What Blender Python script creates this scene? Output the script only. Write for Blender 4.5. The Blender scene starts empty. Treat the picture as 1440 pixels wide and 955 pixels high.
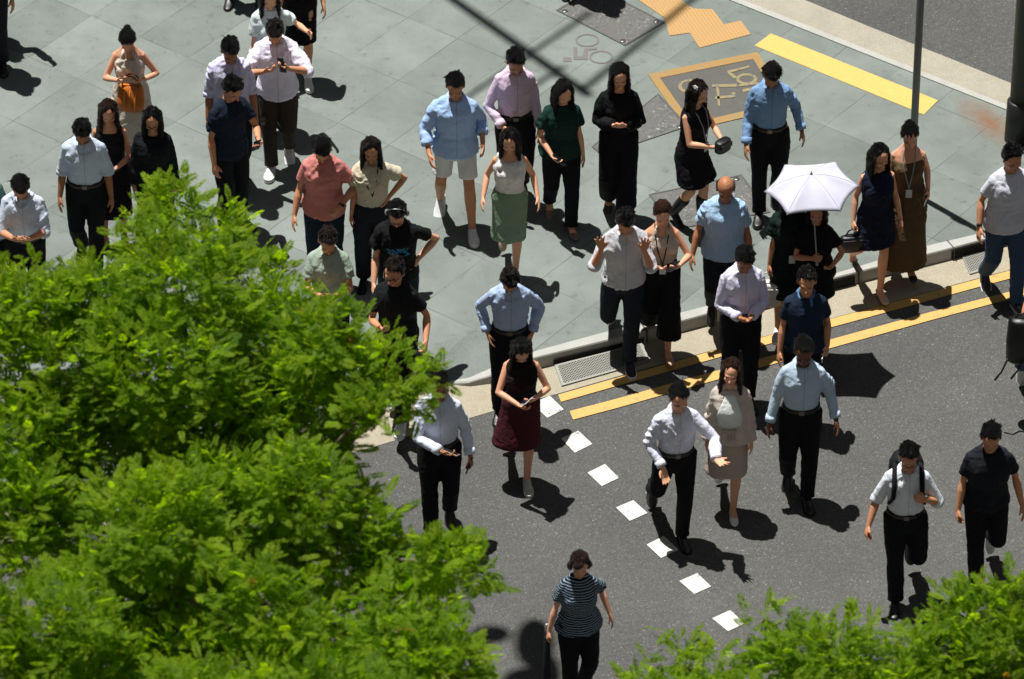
import bpy, math, random
import numpy as np
from mathutils import Vector, Matrix

# ------------------------------------------------------------------ camera, light, exposure
SC = bpy.context.scene
PITCH = math.radians(36.0)
DIST, FPX = 50.0, 8000.0
CAM = Vector((0.0, -DIST * math.cos(PITCH), DIST * math.sin(PITCH)))
FWD = Vector((0, math.cos(PITCH), -math.sin(PITCH)))
UPV = Vector((0, math.sin(PITCH), math.cos(PITCH)))
cd = bpy.data.cameras.new('camera'); cam = bpy.data.objects.new('camera', cd)
SC.collection.objects.link(cam)
cam.location = CAM
cam.rotation_euler = (math.radians(90) - PITCH, 0, 0)
cd.sensor_width = 36.0; cd.lens = FPX / 1440.0 * 36.0
cd.clip_start = 0.5; cd.clip_end = 1500.0
cd.dof.use_dof = True; cd.dof.focus_distance = 50.0; cd.dof.aperture_fstop = 2.4
SC.camera = cam

SHX, SHY = 0.203, -0.215          # shadow offset on the ground per metre of height
SUN_EL = math.atan(1 / math.hypot(SHX, SHY))
world = bpy.data.worlds.new('World'); SC.world = world; world.use_nodes = True
wn = world.node_tree.nodes; wl = world.node_tree.links
bg = wn['Background']; sky = wn.new('ShaderNodeTexSky'); sky.sky_type = 'NISHITA'
sky.sun_disc = False; sky.sun_elevation = SUN_EL; sky.sun_rotation = math.atan2(-SHX, -SHY)
wl.new(sky.outputs[0], bg.inputs[0]); bg.inputs[1].default_value = 0.06
sd = bpy.data.lights.new('sun', 'SUN'); sd.energy = 5.0; sd.angle = math.radians(0.53); sd.color = (1, 0.985, 0.955)
sun = bpy.data.objects.new('sun', sd); SC.collection.objects.link(sun)
sun.rotation_euler = Vector((SHX, SHY, -1)).to_track_quat('-Z', 'Y').to_euler()
SC.view_settings.view_transform = 'Standard'; SC.view_settings.look = 'None'
SC.view_settings.exposure = 0.50; SC.view_settings.gamma = 1.0

random.seed(4); RNG = np.random.default_rng(7)
PV = 0.12                       # pavement height above the road


def G(u, v, z=0.0):
    """photo pixel -> point on the horizontal plane z"""
    d = FWD * FPX + Vector((1, 0, 0)) * (u - 720.0) - UPV * (v - 477.5)
    t = (z - CAM.z) / d.z
    return CAM + d * t


def lin(h):
    h = h.lstrip('#')
    c = [int(h[i:i + 2], 16) / 255 for i in (0, 2, 4)]
    return tuple(x / 12.92 if x <= 0.04045 else ((x + 0.055) / 1.055) ** 2.4 for x in c) + (1.0,)


# ------------------------------------------------------------------ materials
class NT:
    def __init__(self, name):
        self.m = bpy.data.materials.new(name); self.m.use_nodes = True
        self.t = self.m.node_tree; self.n = self.t.nodes; self.b = self.n['Principled BSDF']

    def add(self, kind, **kw):
        n = self.n.new(kind)
        for k, v in kw.items():
            if k in n.inputs: n.inputs[k].default_value = v
            else: setattr(n, k, v)
        return n

    def link(self, a, b): self.t.links.new(a, b)

    def coords(self, kind='Object'):
        return self.n.new('ShaderNodeTexCoord').outputs[kind]

    def noise(self, vec, scale, detail=3, rough=0.55):
        n = self.add('ShaderNodeTexNoise'); n.inputs['Scale'].default_value = scale
        n.inputs['Detail'].default_value = detail; n.inputs['Roughness'].default_value = rough
        if vec is not None: self.link(vec, n.inputs['Vector'])
        return n.outputs[0]

    def ramp(self, fac, stops):
        r = self.add('ShaderNodeValToRGB'); e = r.color_ramp.elements
        while len(e) < len(stops): e.new(0.5)
        for el, (p, c) in zip(e, stops):
            el.position = p; el.color = c if len(c) == 4 else (*c, 1)
        self.link(fac, r.inputs[0]); return r.outputs[0]

    def mix(self, fac, a, b, mode='MIX'):
        x = self.add('ShaderNodeMix'); x.data_type = 'RGBA'; x.blend_type = mode
        for s, val in ((0, fac), (6, a), (7, b)):
            if isinstance(val, (int, float, tuple)): x.inputs[s].default_value = val
            else: self.link(val, x.inputs[s])
        return x.outputs[2]

    def math(self, op, a, b=None):
        x = self.add('ShaderNodeMath'); x.operation = op
        for s, val in ((0, a), (1, b)):
            if val is None: continue
            if isinstance(val, (int, float)): x.inputs[s].default_value = val
            else: self.link(val, x.inputs[s])
        return x.outputs[0]

    def bump(self, h, strength=0.3, dist=0.01):
        x = self.add('ShaderNodeBump'); x.inputs['Strength'].default_value = strength
        x.inputs['Distance'].default_value = dist
        self.link(h, x.inputs['Height']); self.link(x.outputs[0], self.b.inputs['Normal'])

    def col(self, c):
        if isinstance(c, tuple): self.b.inputs['Base Color'].default_value = c
        else: self.link(c, self.b.inputs['Base Color'])

    def rough(self, r, spec=0.3):
        self.b.inputs['Roughness'].default_value = r
        self.b.inputs['Specular IOR Level'].default_value = spec


def sc(c, k): return (c[0] * k, c[1] * k, c[2] * k, 1)


_mats = {}


def memo(f):
    def g(*a):
        k = (f.__name__,) + a
        if k not in _mats: _mats[k] = f(*a)
        return _mats[k]
    return g


@memo
def m_fabric(hexc, pattern=None):
    t = NT('fabric'); c = lin(hexc); v = t.coords()
    base = t.mix(t.noise(v, 14, 4), sc(c, 0.86), sc(c, 1.06))
    if pattern:
        a = t.add('ShaderNodeAttribute'); a.attribute_name = 'cl'
        s = t.add('ShaderNodeSeparateXYZ'); t.link(a.outputs['Vector'], s.inputs[0])
        x, y, z = s.outputs
        if pattern == 'stripe':
            w = t.math('FRACT', t.math('MULTIPLY', t.math('ADD', z, t.math('MULTIPLY', t.noise(v, 6), 0.012)), 44.0))
            base = t.mix(t.math('GREATER_THAN', w, 0.74), base, lin('9fb0bd'))
        elif pattern == 'placket':
            ax = t.math('ABSOLUTE', t.math('SUBTRACT', x, 0.012))
            l = t.math('MULTIPLY', t.math('LESS_THAN', ax, 0.0035), t.math('LESS_THAN', y, -0.03))
            base = t.mix(t.math('MULTIPLY', l, 0.45), base, sc(c, 0.3))
        elif pattern == 'pin':
            w = t.math('FRACT', t.math('MULTIPLY', x, 55.0))
            base = t.mix(t.math('MULTIPLY', t.math('GREATER_THAN', w, 0.7), 0.35), base, sc(c, 0.6))
        elif pattern == 'graphic':
            cmb = t.add('ShaderNodeCombineXYZ'); t.link(x, cmb.inputs[0]); t.link(z, cmb.inputs[2])
            vor = t.add('ShaderNodeTexVoronoi'); vor.distance = 'CHEBYCHEV'; vor.inputs['Scale'].default_value = 45
            t.link(cmb.outputs[0], vor.inputs['Vector'])
            inz = t.math('LESS_THAN', t.math('ABSOLUTE', t.math('SUBTRACT', z, 1.225)), 0.05)
            inx = t.math('LESS_THAN', t.math('ABSOLUTE', x), 0.095)
            fr = t.math('LESS_THAN', y, -0.02)
            k = t.math('MULTIPLY', t.math('MULTIPLY', inz, inx), fr)
            k = t.math('MULTIPLY', k, t.math('LESS_THAN', vor.outputs['Distance'], 0.4))
            base = t.mix(k, base, lin('3f8fb8'))
    t.col(base); t.rough(0.82, 0.15)
    h = t.math('ADD', t.math('MULTIPLY', t.noise(v, 32, 3), 1.0), t.math('MULTIPLY', t.noise(v, 420, 1), 0.12))
    t.bump(h, 0.6, 0.014)
    return t.m


@memo
def m_skin(hexc):
    t = NT('skin'); c = lin(hexc); v = t.coords()
    t.col(t.mix(t.noise(v, 18, 3), sc(c, 0.85), (min(1, c[0] * 1.12), c[1] * 1.0, c[2] * 0.98, 1)))
    t.rough(0.52, 0.35); t.bump(t.noise(v, 120, 2), 0.12, 0.003)
    return t.m


@memo
def m_hair(hexc):
    t = NT('hair'); c = lin(hexc)
    a = t.add('ShaderNodeAttribute'); a.attribute_name = 'hl'
    s = t.add('ShaderNodeSeparateXYZ'); t.link(a.outputs['Vector'], s.inputs[0])
    az = t.math('ARCTAN2', s.outputs[0], t.math('SUBTRACT', s.outputs[1], 0.03))
    cmb = t.add('ShaderNodeCombineXYZ')
    t.link(t.math('MULTIPLY', az, 14.0), cmb.inputs[0]); t.link(t.math('MULTIPLY', s.outputs[2], 9.0), cmb.inputs[1])
    t.link(t.math('MULTIPLY', s.outputs[0], 40.0), cmb.inputs[2])
    n = t.noise(cmb.outputs[0], 2.2, 4, 0.65)
    t.col(t.ramp(n, [(0.3, sc(c, 0.35)), (0.65, sc(c, 1.2))])); t.rough(0.27, 0.28)
    t.bump(n, 1.0, 0.02)
    return t.m


@memo
def m_plain(name, hexc, rough=0.5, metal=0.0, spec=0.4):
    t = NT(name); c = lin(hexc); v = t.coords()
    t.col(t.mix(t.noise(v, 25, 4), sc(c, 0.82), sc(c, 1.08))); t.rough(rough, spec)
    t.b.inputs['Metallic'].default_value = metal
    return t.m


@memo
def m_leather(hexc):
    t = NT('leather'); c = lin(hexc); v = t.coords()
    t.col(t.mix(t.noise(v, 20, 4), sc(c, 0.7), sc(c, 1.15))); t.rough(0.42, 0.45)
    t.bump(t.noise(v, 60, 4), 0.35, 0.004)
    return t.m


def m_pavement():
    t = NT('pavement_stone'); v = t.coords()
    mp = t.add('ShaderNodeMapping'); t.link(v, mp.inputs[0])
    mp.inputs['Rotation'].default_value = (0, 0, math.radians(-52.5)); mp.inputs['Location'].default_value = (0.21, 0.35, 0)
    s = t.add('ShaderNodeSeparateXYZ'); t.link(mp.outputs[0], s.inputs[0])
    wob = t.math('MULTIPLY', t.math('SUBTRACT', t.noise(v, 9, 3), 0.5), 0.008)

    def joint(o, per, w):
        f = t.math('FRACT', t.math('DIVIDE', t.math('ADD', o, wob), per))
        d = t.math('MULTIPLY', t.math('SUBTRACT', 0.5, t.math('ABSOLUTE', t.math('SUBTRACT', f, 0.5))), per)
        return t.math('LESS_THAN', d, w)
    row = t.math('FLOOR', t.math('DIVIDE', s.outputs[1], 0.60))
    xo = t.math('ADD', s.outputs[0], t.math('MULTIPLY', row, 0.0))
    j = t.math('MAXIMUM', joint(xo, 0.90, 0.0036), joint(s.outputs[1], 0.60, 0.0036))
    # per-slab tone
    cmb = t.add('ShaderNodeCombineXYZ')
    t.link(t.math('FLOOR', t.math('DIVIDE', xo, 0.90)), cmb.inputs[0]); t.link(row, cmb.inputs[1])
    wnz = t.add('ShaderNodeTexWhiteNoise'); t.link(cmb.outputs[0], wnz.inputs['Vector'])
    slab = t.mix(wnz.outputs['Value'], lin('6d746f'), lin('7c837e'))
    grain = t.ramp(t.noise(v, 150, 2, 0.8), [(0.34, (0.62, 0.62, 0.62)), (0.66, (1.18, 1.18, 1.18))])
    c = t.mix(1.0, slab, grain, 'MULTIPLY')
    st = t.ramp(t.noise(v, 1.3, 6, 0.68), [(0.33, (0.78, 0.79, 0.77)), (0.62, (1.09, 1.09, 1.07))])
    c = t.mix(1.0, c, st, 'MULTIPLY')
    spots = t.ramp(t.noise(v, 11, 5, 0.7), [(0.32, (0.66, 0.66, 0.64)), (0.42, (1, 1, 1))])
    gum = t.add('ShaderNodeTexVoronoi'); gum.inputs['Scale'].default_value = 3.3; t.link(v, gum.inputs['Vector'])
    c = t.mix(t.math('MULTIPLY', t.math('LESS_THAN', gum.outputs['Distance'], 0.045), 0.45), c, lin('5a5d59'))
    c = t.mix(0.7, c, spots, 'MULTIPLY')
    gaps = t.math('MULTIPLY', j, t.ramp(t.noise(v, 2.2, 3), [(0.35, (0.12, 0.12, 0.12)), (0.6, (0.95, 0.95, 0.95))]))
    c = t.mix(gaps, c, lin('454843'))
    # rust run from the dark pole foot
    g = G(1392, 172, PV)
    sub = t.add('ShaderNodeVectorMath'); sub.operation = 'SUBTRACT'; t.link(v, sub.inputs[0]); sub.inputs[1].default_value = (g.x, g.y, PV)
    m2 = t.add('ShaderNodeMapping'); m2.vector_type = 'TEXTURE'; t.link(sub.outputs[0], m2.inputs[0])
    m2.inputs['Rotation'].default_value = (0, 0, math.radians(118)); m2.inputs['Scale'].default_value = (0.55, 0.22, 1)
    ln = t.add('ShaderNodeVectorMath'); ln.operation = 'LENGTH'; t.link(m2.outputs[0], ln.inputs[0])
    fall = t.ramp(t.math('ADD', ln.outputs['Value'], t.math('MULTIPLY', t.math('SUBTRACT', t.noise(v, 12, 4), 0.5), 0.7)),
                  [(0.0, (0.9, 0.9, 0.9)), (0.45, (0.5, 0.5, 0.5)), (1.0, (0, 0, 0))])
    c = t.mix(fall, c, lin('735238'))
    t.col(c); t.rough(0.75, 0.3); t.bump(t.noise(v, 160, 2), 0.25, 0.003)
    return t.m


def m_asphalt(name='asphalt', k=1.0):
    t = NT(name); v = t.coords()
    vor = t.add('ShaderNodeTexVoronoi'); vor.inputs['Scale'].default_value = 95; t.link(v, vor.inputs['Vector'])
    stone = t.ramp(vor.outputs['Color'], [(0.1, sc(lin('484846'), k)), (0.6, sc(lin('535351'), k)), (0.88, sc(lin('62615d'), k)), (0.98, sc(lin('85837e'), k))])
    pit = t.ramp(t.noise(v, 130, 2, 0.7), [(0.34, (0.74, 0.74, 0.74)), (0.58, (1.06, 1.06, 1.06))])
    c = t.mix(1.0, stone, pit, 'MULTIPLY')
    big = t.ramp(t.noise(v, 0.7, 5, 0.65), [(0.3, (0.82, 0.82, 0.83)), (0.7, (1.10, 1.09, 1.07))])
    c = t.mix(1.0, c, big, 'MULTIPLY')
    oil = t.ramp(t.noise(v, 4, 5, 0.7), [(0.26, (0.75, 0.75, 0.75)), (0.36, (1, 1, 1))])
    c = t.mix(0.6, c, oil, 'MULTIPLY')
    cr = t.add('ShaderNodeTexVoronoi'); cr.feature = 'DISTANCE_TO_EDGE'; cr.inputs['Scale'].default_value = 0.42
    wv = t.add('ShaderNodeVectorMath'); wv.operation = 'ADD'; t.link(v, wv.inputs[0])
    nz = t.add('ShaderNodeTexNoise'); nz.inputs['Scale'].default_value = 2.5; nz.inputs['Detail'].default_value = 6; t.link(v, nz.inputs['Vector'])
    ns_ = t.add('ShaderNodeVectorMath'); ns_.operation = 'SCALE'; ns_.inputs['Scale'].default_value = 0.3; t.link(nz.outputs['Color'], ns_.inputs[0]); t.link(ns_.outputs[0], wv.inputs[1]); t.link(wv.outputs[0], cr.inputs['Vector'])
    ck = t.math('MULTIPLY', t.math('LESS_THAN', cr.outputs['Distance'], 0.0035), t.ramp(t.noise(v, 0.9, 2), [(0.45, (0, 0, 0)), (0.6, (0.3, 0.3, 0.3))]))
    c = t.mix(ck, c, lin('393836'))
    t.col(c); t.rough(0.85, 0.25); t.bump(vor.outputs['Distance'], 0.35, 0.005)
    return t.m


def m_aggregate(name, hexc, grain=170.0):
    t = NT(name); c = lin(hexc); v = t.coords()
    g = t.ramp(t.noise(v, grain, 2, 0.8), [(0.32, (0.55, 0.55, 0.55)), (0.66, (1.22, 1.22, 1.22))])
    b = t.mix(t.noise(v, 5, 6, 0.65), sc(c, 0.74), sc(c, 1.1))
    t.col(t.mix(1.0, b, g, 'MULTIPLY')); t.rough(0.85, 0.2); t.bump(t.noise(v, 140, 2), 0.35, 0.004)
    return t.m


def m_paint(name, hexc, under, wear=0.40):
    t = NT(name); c = lin(hexc); v = t.coords()
    n = t.noise(v, 7, 6, 0.72); sp = t.noise(v, 75, 3, 0.75)
    k = t.math('ADD', t.math('MULTIPLY', n, 0.55), t.math('MULTIPLY', sp, 0.45))
    f = t.ramp(k, [(wear - 0.03, (1, 1, 1)), (wear + 0.02, (0, 0, 0))])
    b = t.mix(t.noise(v, 28, 4), sc(c, 0.82), sc(c, 1.05))
    t.col(t.mix(f, b, lin(under))); t.rough(0.6, 0.3); t.bump(t.noise(v, 110, 2), 0.3, 0.003)
    return t.m


def m_cover():
    t = NT('cast_infill'); v = t.coords()
    vor = t.add('ShaderNodeTexVoronoi'); vor.inputs['Scale'].default_value = 60; t.link(v, vor.inputs['Vector'])
    c = t.ramp(vor.outputs['Color'], [(0.2, lin('4c4b49')), (0.8, lin('6b6a66')), (0.97, lin('a7a69f'))])
    c = t.mix(t.ramp(t.noise(v, 6, 5), [(0.35, (0, 0, 0)), (0.65, (1, 1, 1))]), c, lin('5d5c58'))
    t.col(c); t.rough(0.7, 0.3); t.bump(vor.outputs['Distance'], 0.4, 0.005)
    return t.m


def m_tactile():
    t = NT('tactile_tile'); v = t.coords()
    mp = t.add('ShaderNodeMapping'); t.link(v, mp.inputs[0]); mp.inputs['Rotation'].default_value = (0, 0, math.radians(-20))
    sv = t.add('ShaderNodeVectorMath'); sv.operation = 'SCALE'; sv.inputs['Scale'].default_value = 1 / 0.034
    t.link(mp.outputs[0], sv.inputs[0])
    fr = t.add('ShaderNodeVectorMath'); fr.operation = 'FRACTION'; t.link(sv.outputs[0], fr.inputs[0])
    sb = t.add('ShaderNodeVectorMath'); sb.operation = 'SUBTRACT'; t.link(fr.outputs[0], sb.inputs[0]); sb.inputs[1].default_value = (0.5, 0.5, 0)
    sx = t.add('ShaderNodeSeparateXYZ'); t.link(sb.outputs[0], sx.inputs[0])
    r = t.math('SQRT', t.math('ADD', t.math('POWER', sx.outputs[0], 2.0), t.math('POWER', sx.outputs[1], 2.0)))
    dome = t.ramp(r, [(0.2, (1, 1, 1)), (0.4, (0, 0, 0))])
    c = t.mix(dome, lin('a98453'), lin('c39b68'))
    c = t.mix(t.ramp(t.noise(v, 6, 4), [(0.3, (0, 0, 0)), (0.7, (0.5, 0.5, 0.5))]), c, lin('a78a5c'))
    t.col(c); t.rough(0.75, 0.3); t.bump(dome, 0.9, 0.006)
    return t.m


def m_leaf(dark, light, trans):
    t = NT('leaf'); a = t.add('ShaderNodeAttribute'); a.attribute_name = 'rnd'
    s = t.add('ShaderNodeSeparateXYZ'); t.link(a.outputs['Vector'], s.inputs[0])
    c = t.mix(s.outputs[0], dark, light)
    c = t.mix(t.math('GREATER_THAN', s.outputs[1], 0.9985), c, (0.22, 0.11, 0.02, 1))
    t.col(c); t.rough(0.6, 0.2)
    tr = t.add('ShaderNodeBsdfTranslucent'); t.link(t.mix(1.0, c, trans, 'MULTIPLY'), tr.inputs[0])
    mx = t.add('ShaderNodeMixShader'); mx.inputs[0].default_value = 0.66
    t.link(t.b.outputs[0], mx.inputs[1]); t.link(tr.outputs[0], mx.inputs[2])
    t.link(mx.outputs[0], t.n['Material Output'].inputs[0])
    return t.m


def m_bark():
    t = NT('bark'); v = t.coords()
    n = t.noise(v, 14, 6, 0.7)
    t.col(t.ramp(n, [(0.3, lin('4a4038')), (0.7, lin('8b8072'))])); t.rough(0.9, 0.1); t.bump(n, 0.8, 0.03)
    return t.m


# ------------------------------------------------------------------ mesh helpers
class MB:
    def __init__(self): self.v = []; self.f = []

    def ring(self, pts):
        i = len(self.v); self.v.extend([tuple(p) for p in pts]); return list(range(i, i + len(pts)))

    def skin(self, rings, cap=True, closed=True):
        for a, b in zip(rings, rings[1:]):
            n = len(a)
            for k in range(n if closed else n - 1):
                self.f.append((a[k], a[(k + 1) % n], b[(k + 1) % n], b[k]))
        if cap and closed:
            self.f.append(tuple(reversed(rings[0]))); self.f.append(tuple(rings[-1]))

    def loft(self, secs, n=20, cap=True, power=1.0):
        """secs: (centre, U, V) ellipses"""
        rs = []
        for c, U, V in secs:
            pts = []
            for k in range(n):
                a = 2 * math.pi * k / n
                ca, sa = math.cos(a), math.sin(a)
                if power != 1.0:
                    ca = math.copysign(abs(ca) ** power, ca); sa = math.copysign(abs(sa) ** power, sa)
                pts.append(c + U * ca + V * sa)
            rs.append(self.ring(pts))
        self.skin(rs, cap)

    def limb(self, pts, rad, n=14, round_ends=True, flat=None):
        """tube along pts with radii; flat=(axis, k) squeezes along an axis"""
        pts = [Vector(p) for p in pts]; secs = []; m = len(pts)
        tang = []
        for i in range(m):
            a = pts[max(i - 1, 0)]; b = pts[min(i + 1, m - 1)]
            tang.append((b - a).normalized() if (b - a).length > 1e-6 else Vector((0, 0, 1)))
        ref = Vector((1, 0, 0)) if abs(tang[0].x) < 0.8 else Vector((0, 1, 0))
        for i in range(m):
            t = tang[i]; U = (ref - t * ref.dot(t)).normalized(); V = t.cross(U); ref = U
            r = rad[i]
            if i == 0 and round_ends:
                for q in (80, 55, 28):
                    qa = math.radians(q)
                    secs.append((pts[0] - t * r * math.sin(qa), U * r * math.cos(qa), V * r * math.cos(qa)))
            secs.append((pts[i], U * r, V * r))
            if i == m - 1 and round_ends:
                for q in (28, 55, 80):
                    qa = math.radians(q)
                    secs.append((pts[i] + t * r * math.sin(qa), U * r * math.cos(qa), V * r * math.cos(qa)))
        self.loft(secs, n)

    def ellipsoid(self, c, rx, ry, rz, R=None, n=16, m=9):
        c = Vector(c); secs = []
        R = R or Matrix.Identity(3)
        for i in range(m):
            a = -math.pi / 2 + math.pi * (i + 0.35) / (m - 0.3)
            k = math.cos(a)
            secs.append((c + R @ Vector((0, 0, rz * math.sin(a))), R @ Vector((rx * k, 0, 0)), R @ Vector((0, ry * k, 0))))
        self.loft(secs, n)

    def box(self, c, hx, hy, hz, R=None):
        c = Vector(c); R = R or Matrix.Identity(3)
        i = len(self.v)
        for x in (-1, 1):
            for y in (-1, 1):
                for z in (-1, 1):
                    self.v.append(tuple(c + R @ Vector((x * hx, y * hy, z * hz))))
        for q in ((0, 1, 3, 2), (4, 6, 7, 5), (0, 4, 5, 1), (2, 3, 7, 6), (0, 2, 6, 4), (1, 5, 7, 3)):
            self.f.append(tuple(i + k for k in q))

    def poly(self, pts): self.f.append(tuple(self.ring(pts)))

    def slab(self, pts, th):
        """extruded polygon: pts are the top outline, th the thickness downwards"""
        a = self.ring(pts); b = self.ring([Vector(p) - Vector((0, 0, th)) for p in pts])
        n = len(a); self.f.append(tuple(a)); self.f.append(tuple(reversed(b)))
        for k in range(n): self.f.append((a[k], b[k], b[(k + 1) % n], a[(k + 1) % n]))

    def build(self, name, mat=None, parent=None, smooth=True, scale=1.0, bevel=0.0):
        me = bpy.data.meshes.new(name)
        vs = [(x * scale, y * scale, z * scale) for x, y, z in self.v] if scale != 1.0 else self.v
        me.from_pydata(vs, [], self.f); me.update()
        o = bpy.data.objects.new(name, me); SC.collection.objects.link(o)
        if mat: me.materials.append(mat)
        if smooth: me.polygons.foreach_set('use_smooth', [True] * len(me.polygons))
        if bevel:
            b = o.modifiers.new('bevel', 'BEVEL'); b.width = bevel; b.segments = 2; b.limit_method = 'ANGLE'
        if parent: o.parent = parent
        return o


def tag(o, label=None, cat=None, group=None, kind=None):
    for k, v in (('label', label), ('category', cat), ('group', group), ('kind', kind)):
        if v: o[k] = v
    return o


def vnoise(P, seed=0.0):
    i = np.floor(P); f = P - i; u = f * f * (3 - 2 * f)

    def h(dx, dy, dz):
        q = (i[:, 0] + dx) * 127.1 + (i[:, 1] + dy) * 311.7 + (i[:, 2] + dz) * 74.7 + seed * 19.19
        s = np.sin(q) * 43758.5453
        return s - np.floor(s)
    x, y, z = u.T
    a = h(0, 0, 0) * (1 - x) + h(1, 0, 0) * x; b = h(0, 1, 0) * (1 - x) + h(1, 1, 0) * x
    c = h(0, 0, 1) * (1 - x) + h(1, 0, 1) * x; d = h(0, 1, 1) * (1 - x) + h(1, 1, 1) * x
    return (a * (1 - y) + b * y) * (1 - z) + (c * (1 - y) + d * y) * z


# deferred remeshing: every garment, hair shell and body is one continuous voxel-remeshed surface
PENDING = []


def remesh_later(o, voxel, smooth_it, post=None):
    r = o.modifiers.new('remesh', 'REMESH'); r.mode = 'VOXEL'; r.voxel_size = voxel; r.use_smooth_shade = True
    if smooth_it:
        s = o.modifiers.new('smooth', 'SMOOTH'); s.factor = 0.5; s.iterations = smooth_it
    PENDING.append((o, post))


def get_co(me):
    a = np.empty(len(me.vertices) * 3, np.float32); me.vertices.foreach_get('co', a); return a.reshape(-1, 3).astype(np.float64)


def get_no(me):
    a = np.empty(len(me.vertices) * 3, np.float32); me.vertex_normals.foreach_get('vector', a); return a.reshape(-1, 3).astype(np.float64)


def set_co(me, co):
    me.vertices.foreach_set('co', co.astype(np.float32).ravel()); me.update()


def put_attr(me, name, arr):
    at = me.attributes.new(name, 'FLOAT_VECTOR', 'POINT'); at.data.foreach_set('vector', arr.astype(np.float32).ravel())


def bake_pending():
    dg = bpy.context.evaluated_depsgraph_get(); res = []
    for o, post in PENDING:
        res.append(bpy.data.meshes.new_from_object(o.evaluated_get(dg)))
    for (o, post), me in zip(PENDING, res):
        old = o.data; o.modifiers.clear(); o.data = me; me.name = o.name
        bpy.data.meshes.remove(old)
        me.polygons.foreach_set('use_smooth', [True] * len(me.polygons))
        if post: post(o, me)
    PENDING.clear()


# ------------------------------------------------------------------ the place: ground, kerb, markings
ASPHALT = m_asphalt(); PAVE = m_pavement()
CONC = m_aggregate('gutter_concrete', 'a59c88'); STRIP = m_aggregate('granite_strip', 'a39d8d', 120)
KERB = m_aggregate('kerb_concrete', 'aeada6', 220)
YEL = m_paint('yellow_paint', 'c79f5c', '6b6963', 0.40); YELP = m_paint('yellow_band', 'cdab60', '8a8f88', 0.36)
WHT = m_paint('white_paint', 'cac7bf', '62605d', 0.42)


def sheet(name, pts, mat, z, kind='structure'):
    m = MB(); m.poly([G(u, v, z) for u, v in pts]); o = m.build(name, mat, smooth=False)
    return tag(o, kind=kind)


m = MB()
E = 420
m.poly([(-E, -E, 0), (E, -E, 0), (E, E, 0), (-E, E, 0)]); tag(m.build('road', ASPHALT, smooth=False), kind='structure')

# pavement corner: front edge follows the kerb, right edge the granite strip
back = [(1900, 180), (1460, 305), (1366, 331), (1302, 346), (1166, 387), (876, 460), (755, 493)]
front = [(1900, 190), (1460, 316), (1337, 349), (1164, 393), (1000, 440), (880, 472), (752, 503)]
m = MB()
edge_px = back + [(694, 516), (660, 531), (631, 536), (520, 566), (300, 630), (-400, 830), (-2500, 1300)]
zs = [PV] * len(back) + [0.085, 0.05, 0.02, 0.012, 0.012, 0.012, 0.012]
inner_off = (14, -58)
low = m.ring([G(u, v, z) for (u, v), z in zip(edge_px, zs)])
mid = m.ring([G(u + inner_off[0] * 0, v + inner_off[1], PV) for (u, v) in edge_px])
m.skin([low, mid], cap=False, closed=False)
rs = [(1417, 151), (1343, 122), (1201, 65.5), (1036, 0), (700, -130), (-2500, -1300)]
right_end = G(1900, 345, PV)
top_ring = [G(u, v, PV) for u, v in [(1900, 122)]] + [G(u, v, PV) for u, v in rs]
base = list(mid)
m.f.append(tuple(reversed(base)) + tuple(m.ring([G(1900, 120, PV)] + [G(1500, 184, PV)] + [G(u, v, PV) for u, v in rs])))
tag(m.build('pavement', PAVE, smooth=False), kind='structure')

# granite strip and far kerb of the other road
lo = [(1900, 342), (1500, 184), (1417, 151), (1343, 122), (1201, 65.5), (1036, 0), (700, -130), (-2500, -1300)]
hi = [(1900, 308), (1500, 149), (1417, 115), (1337, 82.6), (1229, 40), (1132, 0), (800, -132), (-2400, -1300)]
m = MB()
a = m.ring([G(u, v, PV + 0.004) for u, v in lo]); b = m.ring([G(u, v, PV + 0.004) for u, v in hi])
c = m.ring([G(u, v, 0.0) + Vector((0, 0.0, 0)) for u, v in [(u, v + PV * 129) for u, v in hi]])
m.skin([a, b, c], cap=False, closed=False)
tag(m.build('granite_strip', STRIP, smooth=False), kind='structure')
m = MB()
rib = [(u - 3, v + 2.4) for u, v in lo[1:]]; rib2 = [(u + 1, v - 3.2) for u, v in lo[1:]]
a = m.ring([G(u, v, PV + 0.008) for u, v in rib]); b = m.ring([G(u, v, PV + 0.008) for u, v in rib2])
m.skin([a, b], cap=False, closed=False); tag(m.build('edge_rib', KERB, smooth=False), kind='structure')

# kerb stones: one run, real step, dropping at the crossing
m = MB()
fr = front + [(694, 527), (660, 537), (631, 538)]
bk = back + [(694, 516), (660, 531), (631, 536)]
zt = [PV + 0.003] * len(front) + [0.085, 0.05, 0.022]
B = m.ring([G(u, v, z) for (u, v), z in zip(bk, zt)])
FB = [G(u, v, z) for (u, v), z in zip(fr, zt)]
rim = m.ring([p + Vector((0.01, 0.012, 0)) for p in FB])
rim2 = m.ring([p + Vector((0, 0, -0.012)) for p in FB])
bot = m.ring([Vector((p.x + 0.006, p.y - 0.012, -0.02)) for p in FB])
m.skin([B, rim, rim2, bot], cap=False, closed=False)
kerb = tag(m.build('kerb', KERB, smooth=False), kind='structure')
# joints between kerb stones as thin dark mortar slots
m = MB()
for u in (905, 1060, 1203, 1337):
    i = max(k for k in range(len(front)) if front[k][0] >= u)
    (u0, v0), (u1, v1) = front[i], front[i + 1]
    w = (u - u0) / (u1 - u0); v = v0 + (v1 - v0) * w
    p = G(u, v, PV + 0.004)
    m.box(p + Vector((0.004, 0.055, -0.055)), 0.004, 0.072, 0.0605, Matrix.Rotation(math.radians(25), 3, 'Z'))
tag(m.build('kerb_joint', m_plain('mortar', '55534e', 0.9), smooth=False), kind='structure')

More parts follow.
